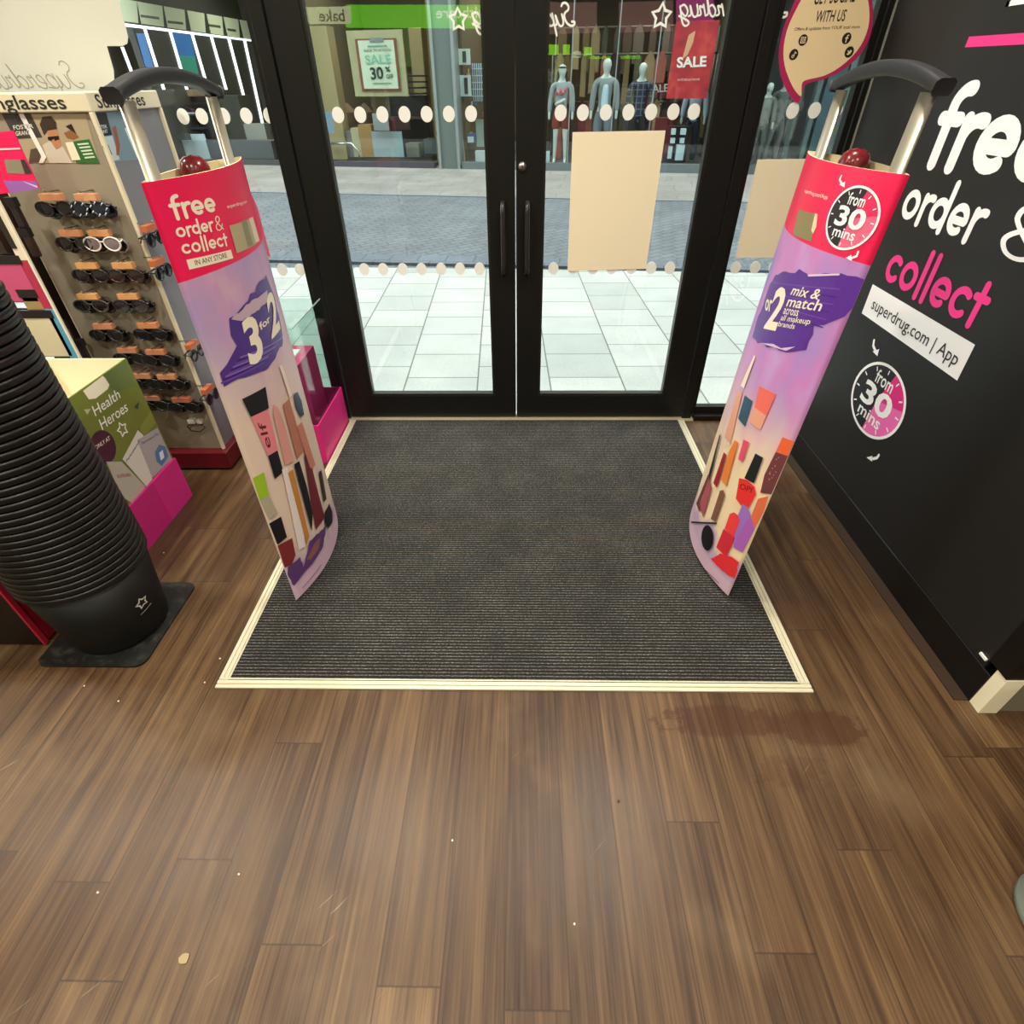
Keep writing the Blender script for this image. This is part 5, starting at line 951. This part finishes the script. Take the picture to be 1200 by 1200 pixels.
st('SALE', (429, 75), (459, 74), (427, 64.5), '#7fb8a0', 0.02); st('30', (435, 93), (450, 92), (433, 79), '#22312b', 0.03); st('%', (452, 84), (458, 84), (451, 78), '#22312b', 0.02); st('OFF', (453, 92), (461, 92), (452.5, 87), '#22312b', 0.02); st('BACK TO SCHOOL', (427, 61), (459, 59.5), (426.5, 58), '#4c6355', 0.015); [(lambda m: (fill2d([P(SPL, q_)], SPL, 0.006, m), m.build('print_line', C('#6f9a84', 0.6), sp)))(MB()) for q_ in ([(437, 98.5), (459, 98), (458.8, 96.6), (436.8, 97.1)], [(431, 55.5), (453, 54.5), (452.8, 52.6), (430.8, 53.6)])]
for k, (xa, xb, col, nm) in enumerate(((385, 400, '#a8997b', 'beige'), (401, 413, '#77706e', 'grey'), (413, 422, '#b7ae90', 'cream'), (422, 437, '#a47f4e', 'tan'))): pbox('storage_box', xa, [157, 153, 150, 146][k], xb, 184, 0.5, 0.3, col, nm+' upright box in the row behind the chrome rail across the street', 'box')
u0, u1, z0, z1 = rect(384, 168, 412, 172, 0.3); mb = MB(); mb.tube([L(u0, 0.3, z1), L(u1, 0.3, z1), L(u1+0.12, 0.3, z1-0.12), L(u1+0.12, 0.3, ZF-0.012)], 0.02, 8); tag(mb.build('chrome_rail', mat('chrome', '#c8ccc8', 0.2, 0.9), loc=L(u0, 0.3, z1)), 'bent chrome rail in front of the storage boxes across the street', 'rail')
pbox('blue_card', 378, 131, 390, 156, 0.06, 0.02, '#8fa9c6', 'small blue card low in the shop window beside the door post', 'card'); pbox('pale_blue_poster', 437, 154, 472, 184, 0.2, 0.02, '#879da3', 'pale blue poster standing low in the shop window under the sale board', 'poster'); pbox('small_notice', 437, 133, 455, 153, 0.06, 0.02, '#93a2a4', 'small grey-blue notice above the pale blue poster', 'notice')
su = thing('shelf_unit', L(rect(455, 90, 500, 185, 1.0)[0]+0.3, 1.0, ZF), 'black shelf unit beside the sale board in the shop across the street', 'shelf unit')
pbox('carcass', 455, 112, 500, 188, 1.15, 0.3, '#1f1c1b', parent=su)
for k in range(4): pbox('shelf', 478, 88+k*7, 494, 90+k*7, 0.95, 0.4, '#2a2624', parent=su)
pbox('shelf', 458, 137, 500, 140, 0.95, 0.2, '#4d3a36', parent=su); pbox('grey_carton', 476, 168, 491, 184, 0.5, 0.3, '#77756c', 'small grey carton on the floor of the shop across the street', 'carton'); pbox('maroon_cloth', 460, 140, 480, 152, 0.9, 0.06, '#5b3338', 'maroon cloth hanging from the black shelf unit', 'cloth')
pbox('teal_box', 497, 163, 512, 180, 0.6, 0.3, '#48565a', 'dark teal box beside the grey pilaster', 'box')
for k in range(3):
    u0, u1, z0, z1 = rect([386, 400, 420][k], 120, [398, 416, 436][k], 146, 0.9); mb = MB(); mb.lathe([(0.0, z0), (0.13, z0), (0.16, z0+0.2), (0.08, z1-0.06), (0.0, z1)], tuple(L((u0+u1)/2, 0.9, 0)), 12); tag(mb.build('floral_bundle', C(['#6d5138', '#7a5f45', '#5a4636'][k], 0.8), loc=L((u0+u1)/2, 0.9, z0)), ['brown bundle under the light tubes across the street', 'tan bundle above the storage boxes, middle one', 'dark bundle beside the small grey-blue notice'][k], 'bundle')
# ---- unit C, by the grey pilaster: accessories
for k, (xa, ya, xb, yb, col) in enumerate(((537, 57, 551, 76, '#c3d0c4'), (539, 88, 552, 113, '#bcc9cc'))):
    o = pbox('portrait_poster', xa, ya, xb, yb, 0.3, 0.02, col, ['upper portrait poster beside the grey pilaster', 'lower portrait poster beside the grey pilaster'][k], 'poster'); 
    pbox('pictured_figure', xa+5, ya+3, xa+9, yb-3, 0.285, 0.01, '#3c3a3c', parent=o)
rk = thing('wire_rack', L(rect(553, 74, 568, 118, 0.5)[0], 0.5, rect(553, 74, 568, 118, 0.5)[2]), 'blue wire rack on the wall beside the door stile', 'rack')
pbox('back_plate', 553, 74, 568, 119, 0.55, 0.03, '#4f6a80', parent=rk)
for k in range(6): pbox('wire', 554+k*2.4, 74, 554.7+k*2.4, 119, 0.5, 0.02, '#d4dde0', parent=rk)
for k in range(5): pbox('wire', 553, 80+k*8, 568, 81+k*8, 0.48, 0.015, '#d4dde0', parent=rk)
random.seed(11)
places = ['beside the upper poster', 'between the two portrait posters', 'under the lower portrait poster', 'above the white bag', 'near the grey pilaster foot', 'beside the wire rack']
for k in range(26):
    px, py = random.uniform(539, 566), random.uniform(78, 168); col = random.choice(['#b5555f', '#d7a24c', '#d9d2c2', '#5f7aa0', '#8a3f52', '#e0b6b0', '#3f5a66', '#c9c06a'])
    pbox('small_packet', px, py, px+3.4, py+5, random.uniform(0.6, 1.0), 0.05, col, 'small coloured packet hanging in the accessory window beside the door stile', 'packet', 'packets in the accessory window')
pbox('white_bag', 557, 177, 568, 194, 0.25, 0.15, '#bfced0', 'pale white bag standing at the foot of the accessory window', 'bag'); pbox('blue_box', 543, 157, 556, 168, 0.4, 0.2, '#4f5f86', 'blue box with a white card on a glass shelf beside the pilaster', 'box'); pbox('white_card', 548, 160, 555, 167, 0.38, 0.01, '#d3dde6', 'white card leaning on the blue box', 'card'); pbox('clear_column', 558, 140, 566, 172, 0.8, 0.06, '#a8bdb4', 'pale glass column in the accessory window', 'column')
# ---- unit C: mannequins
MN = mat('mannequin_white', '#bcc8c4', 0.3)
def mannequin(px, pyh, pyf, b, label, top, legs, shorts=False, tee=None, hair=None, arm=False, plaid=False):
    S = OP(b); u = S.uv(px, (pyh+pyf)/2)[0]; zt, zf = S.uv(px, pyh)[1], S.uv(px, pyf)[1]; s = (zt-zf)/1.80
    t_ = thing('mannequin', L(u, b, zf), label, 'mannequin', 'mannequins in the clothes shop window')
    def J(x, y, z, r): p = L(u+x*s, b-y*s, zf+z*s); return (p.x, p.y, p.z, (r[0]*s, r[1]*s) if isinstance(r, tuple) else r*s)
    arml = [J(-0.19, 0, 1.42, 0.055), J(-0.235, 0.0, 1.16, 0.042), J(-0.25, 0.05, 0.93, 0.03), J(-0.25, 0.07, 0.83, 0.026)]; armr = [J(0.19, 0, 1.42, 0.055), J(0.235, 0, 1.16, 0.042), J(0.25, 0.05, 0.93, 0.03), J(0.25, 0.07, 0.83, 0.026)]
    j = [J(0, 0, 0.93, 0.12), J(0, 0, 1.12, 0.105), J(0, 0, 1.32, (0.14, 0.1)), J(0, 0, 1.45, 0.075), J(0, 0.01, 1.54, 0.045), J(0, 0.03, 1.62, 0.08), J(0, 0.03, 1.70, 0.098), J(0, 0.02, 1.775, 0.05),
         *arml, *armr, J(-0.09, 0, 0.86, 0.085), J(-0.11, 0.01, 0.5, 0.052), J(-0.12, 0, 0.1, 0.034), J(-0.125, 0.12, 0.035, 0.03), J(0.09, 0, 0.86, 0.085), J(0.11, 0.01, 0.5, 0.052), J(0.12, 0, 0.1, 0.034), J(0.125, 0.12, 0.035, 0.03)]
    e = [(0, 1), (1, 2), (2, 3), (3, 4), (4, 5), (5, 6), (6, 7), (3, 8), (8, 9), (9, 10), (10, 11), (3, 12), (12, 13), (13, 14), (14, 15), (0, 16), (16, 17), (17, 18), (18, 19), (0, 20), (20, 21), (21, 22), (22, 23)]
    skin('body', j, e, MN, t_, 0, 2)
    g = 0.016
    tj = [J(0, 0, 0.84, 0.155), J(0, 0, 1.12, 0.125), J(0, 0, 1.32, (0.16, 0.118)), J(0, 0, 1.44, 0.085)]+[J(-0.19, 0, 1.41, 0.075), J(-0.237, 0, 1.16, 0.06), J(-0.25, 0.045, 0.95, 0.048), J(0.19, 0, 1.41, 0.075), J(0.237, 0, 1.16, 0.06), J(0.25, 0.045, 0.95, 0.048)]
    tm = plaid or C(top, 0.8); tp = skin('jacket' if tee else 'top', tj, [(0, 1), (1, 2), (2, 3), (3, 4), (4, 5), (5, 6), (3, 7), (7, 8), (8, 9)], tm, t_, 0, 2)
    if tee: skin('tee_shirt', [J(0, 0.055, 0.98, (0.085, 0.11)), J(0, 0.055, 1.2, (0.08, 0.1)), J(0, 0.055, 1.40, (0.07, 0.09))], [(0, 1), (1, 2)], C(tee, 0.8), t_, 0, 2)
    if hair:
        skin('hair', [J(-0.085, -0.02, 1.66, 0.03), J(-0.1, 0.01, 1.52, 0.035), J(-0.095, 0.05, 1.4, 0.025)], [(0, 1), (1, 2)], C(hair, 0.6), t_, 0, 1); skin('hair', [J(0.085, -0.02, 1.66, 0.03), J(0.1, 0.01, 1.52, 0.035), J(0.095, 0.05, 1.4, 0.025)], [(0, 1), (1, 2)], C(hair, 0.6), t_, 0, 1)
        mb = MB(); p = L(u, b-0.085*s, zf+1.715*s); mb.ball(p, 0.1*s, 12, 8, (0.85, 0.4, 0.2)); mb.build('dark_glasses', C('#2c2c30', 0.2), t_)
    if arm:
        skin('forearm', [J(-0.13, 0.12, 1.1, 0.032), J(0.0, 0.17, 1.15, 0.03), J(0.1, 0.17, 1.2, 0.024)], [(0, 1), (1, 2)], MN, t_, 0, 2)
        for k in range(6):
            mb = MB(); mb.ball(L(u+(-0.09+0.036*k)*s, b-0.145*s, zf+(1.29+0.025*(k % 3))*s), 0.033*s, 10, 6, (1, 0.6, 1)); mb.build('floral_print', C(['#b04a5c', '#d9929a', '#c4566a'][k % 3], 0.7), tp)
    if legs:
        if shorts: lj = [J(0, 0, 1.06, 0.128), J(-0.1, 0, 0.82, 0.11), J(-0.115, 0, 0.62, 0.095), J(0.1, 0, 0.82, 0.11), J(0.115, 0, 0.62, 0.095)]; le = [(0, 1), (1, 2), (0, 3), (3, 4)]
        else: lj = [J(0, 0, 1.06, 0.128), J(-0.1, 0, 0.8, 0.105), J(-0.115, 0.005, 0.5, 0.078), J(-0.122, 0, 0.12, 0.062), J(0.1, 0, 0.8, 0.105), J(0.115, 0.005, 0.5, 0.078), J(0.122, 0, 0.12, 0.062)]; le = [(0, 1), (1, 2), (2, 3), (0, 4), (4, 5), (5, 6)]
        skin('shorts' if shorts else 'trousers', lj, le, C(legs, 0.8), t_, 0, 2)
    mb = MB(); mb.lathe([(0.0, zf-0.012), (0.2*s, zf-0.012), (0.2*s, zf), (0.0, zf)], tuple(L(u, b, 0)), 20); mb.build('stand_base', C('#9aa3a2', 0.3), t_)
    return t_
pm = N('navy_plaid', 0.8); x_, y_, z_ = pm.pos(); cc = pm.math('MAXIMUM', pm.sstep(pm.math('SINE', pm.math('MULTIPLY', x_, 70.0)), 0.7, 0.95), pm.sstep(pm.math('SINE', pm.math('MULTIPLY', z_, 70.0)), 0.7, 0.95)); pm.color(pm.mix(cc, '#23283a', '#5a6378'))
mannequin(657.5, 73, 193, 0.45, 'mannequin in grey jacket, floral top and red shorts, across the street', '#8f979d', '#7d2a26', shorts=True, hair='#241a1c', arm=True)
mannequin(707.5, 66, 197, 0.5, 'tall mannequin in open grey jacket and pale blue tee shirt, above the paper sheet', '#81898c', '#6d7884', tee='#b3c9dc')
mannequin(748, 71, 197, 0.6, 'mannequin in dark plaid shirt beside the small sale sign', '#2a2f3c', '#1f2024', plaid=pm.m)
mannequin(812, 82, 196, 0.9, 'mannequin in pale blue top half hidden behind the tall red sale banner', '#a9bfd6', '#26324a')
# ---- unit C: signs and clutter
rs = thing('sale_banner', L(rect(776, 26, 836, 116, 0.2)[0]+0.4, 0.2, rect(776, 26, 836, 116, 0.2)[2]), 'tall red hanging banner reading SALE in the clothes shop window', 'sale banner')
S = OP(0.2); q = [S.uv(*p) for p in [(792, 26), (843, 22), (829, 114), (781, 117)]]; u0 = (q[0][0]+q[3][0])/2; u1 = (q[1][0]+q[2][0])/2; mb = MB(); ob(mb, u0, u1, 0.2, 0.225, (q[2][1]+q[3][1])/2, (q[0][1]+q[1][1])/2)
bn = N('red_banner_print', 0.6); x_, y_, z_ = bn.pos(); bn.color(bn.ramp(bn.noise(bn.vec(x_, y_, z_), 3.0, 4, 0.6), [(0.35, '#9c2230'), (0.55, '#bf3038'), (0.7, '#d5564a')])); mb.build('banner', bn.m, rs)
RS = OP(0.198); 
def rt(txt, bl, br, tl, col, b, par, S_=RS): m = MB(); text(txt, S_, bl, br, tl, 0.004, m, b); m.build('lettering', C(col, 0.6), par)
rt('SALE', (793, 79), (827.5, 77.5), (793.5, 67), '#f2ece6', 0.03, rs); rt('IN STORE & ONLINE', (794, 95), (820, 94), (794, 92.5), '#e6c3bd', 0.01, rs)
m = MB(); fill2d([P(RS, [(807, 41), (815, 36), (812, 50), (806, 64), (799, 70), (803, 56)])], RS, 0.003, m); m.build('pictured_arm', C('#d9a07c', 0.6), rs)
ss_ = pbox('sale_sign', 758, 97, 786, 115, 0.7, 0.03, '#541a24', 'small dark red sign reading SALE beside the plaid mannequin', 'sale sign'); rt('SALE', (760, 109), (783, 107), (760, 100), '#d8cfca', 0.02, ss_, OP(0.695))
for k, (px, py, w_, h_) in enumerate(((787, 151, 5, 7), (798, 151, 6, 7), (786, 162, 5, 6), (797, 162, 5, 6), (783, 172, 4.5, 14), (792, 170, 9.5, 18))):
    pbox('white_carton', px, py, px+w_, py+h_, 0.4, 0.15, '#c6dbe8', ['upper white carton near the paper sheet, below the sale banner', 'upper white carton near the red mannequin leg, below the sale banner', 'small square white carton in the second row, nearer the paper sheet', 'small square white carton in the second row, farther from the paper sheet', 'slim white carton on the shop floor beside the paper sheet', 'wide white carton on the shop floor below the sale banner'][k], 'carton')
pbox('dark_stand', 779, 148, 806, 190, 0.6, 0.2, '#1d1f22', 'black stand behind the white cartons in the clothes shop window', 'stand', grd=ZF); pbox('white_board', 636, 177, 644, 195, 0.25, 0.03, '#b9cbd6', 'small white panel at the mannequin’s feet beside the door stile'.replace('’', ''), 'panel')
for k, (xa, xb, col) in enumerate(((716, 722, '#3a1c20'), (724, 744, '#231a1c'), (760, 785, '#201a1b'))): pbox('dark_curtain', xa, 46, xb, 190, 2.2, 0.1, col, ['narrow maroon curtain behind the tall mannequin', 'black curtain between the tall mannequin and the plaid one', 'black curtain behind the small sale sign'][k], 'curtain', grd=ZF)
random.seed(5)
for r_, (bb_, zr, ua, ub_) in enumerate(((1.5, ZF+1.55, 0.35, 3.3), (2.0, ZF+1.95, 0.35, 3.3), (1.7, ZF+0.85, 0.35, 3.3))):
    mb = MB(); mb.tube([L(ua, bb_, zr), L(ub_, bb_, zr)], 0.018, 8)
    for q_ in (ua, ub_): mb.tube([L(q_, bb_, ZF-0.012), L(q_, bb_, zr)], 0.018, 8)
    tag(mb.build('clothes_rail', C('#4c4b48', 0.4), loc=L(ua, bb_, ZF)), ['rail of short garments nearest behind the mannequins', 'high rail of garments farthest behind the mannequins', 'low rail of garments behind the mannequins’ knees'.replace('’', '')][r_], 'clothes rail')
    for k in range(14):
        u = ua+0.12+(ub_-ua-0.24)*k/13+random.uniform(-0.05, 0.05); w_ = random.uniform(0.07, 0.17); h_ = random.uniform(0.5, 0.72); col = random.choice(['#6d5a3c', '#7a3a3c', '#55513f', '#8a7a58', '#4a3a30', '#5c5148', '#96554e', '#3d4038', '#a0906c', '#3a2a2c'])
        mb = MB(); mb.prism([(u-w_*0.3, zr), (u, zr+0.03), (u+w_*0.3, zr), (u+w_*0.6, zr-0.1), (u+w_*0.55, zr-h_), (u-w_*0.55, zr-h_), (u-w_*0.6, zr-0.1)], lambda x, z: L(x, bb_-0.04, z), lambda x, z: L(x, bb_+0.04, z)); tag(mb.build('hanging_garment', C(col, 0.9), loc=L(u, bb_, zr-h_), bevel=0.01), 'dull coloured garment hanging on the rails behind the mannequins', 'garment', 'garments behind the mannequins')
for k, (px, py, w_, h_) in enumerate(((652, 150, 6, 10), (730, 138, 8, 22), (752, 142, 12, 12), (768, 138, 14, 14))): pbox('folded_stack', px, py, px+w_, py+h_, 0.9, 0.2, grd=ZF, col=['#a4574f', '#736a74', '#5c3a48', '#6d4a4c'][k], label=['red folded clothes by the first mannequin', 'lilac-grey folded clothes by the tall mannequin', 'plum folded clothes by the plaid mannequin', 'mauve folded clothes under the small sale sign'][k], cat='folded clothes')
pil('trim_shop_5', 831, 846, 0.3, mat('teal_grey_frame', '#66777a', 0.4)); 
for k in range(3): S = OP(0.0); u = S.uv([664, 712, 755][k], 199)[0]; mb = MB(); ob(mb, u-0.008, u+0.008, 0.02, 0.08, ZG+0.13, 3.6); struct(mb, 'trim_glazing_%d' % (k+1), PD, loc=L(u, 0, ZG))
# ---- unit D, seen through the window by the dark wall
for k, (xa, xb, col) in enumerate(((915, 921, '#4c5a5a'), (936, 941, '#58696c'), (945, 964, '#3f5560'), (966, 972, '#5b6b6c'), (984, 992, '#2e3538'))):
    S = OP(0.1); u0, u1 = S.uv(xa, 185)[0], S.uv(xb, 185)[0]; mb = MB(); ob(mb, u0, u1, 0.1, 0.3, ZG-0.05, 3.5); struct(mb, 'trim_pier_%d' % (k+1), C(col, 0.4), loc=L(u0, 0.1, ZG))
mannequin(893, 95, 196, 0.4, 'pale mannequin nearest the door frame in the far shop by the paper poster', '#6d7674', '#59615f'); mannequin(911, 86, 196, 1.2, 'pale mannequin with one shoulder hidden by the speech bubble sign', '#626a69', '#6c7473')
mb = MB(); ob(mb, 3.55, 13.9, 0.0, 0.12, ZG-0.05, ZF+0.02); struct(mb, 'trim_shop_plinth_d', mat('slate_plinth_d', '#4d5557', 0.5), loc=L(8, 0, ZG))
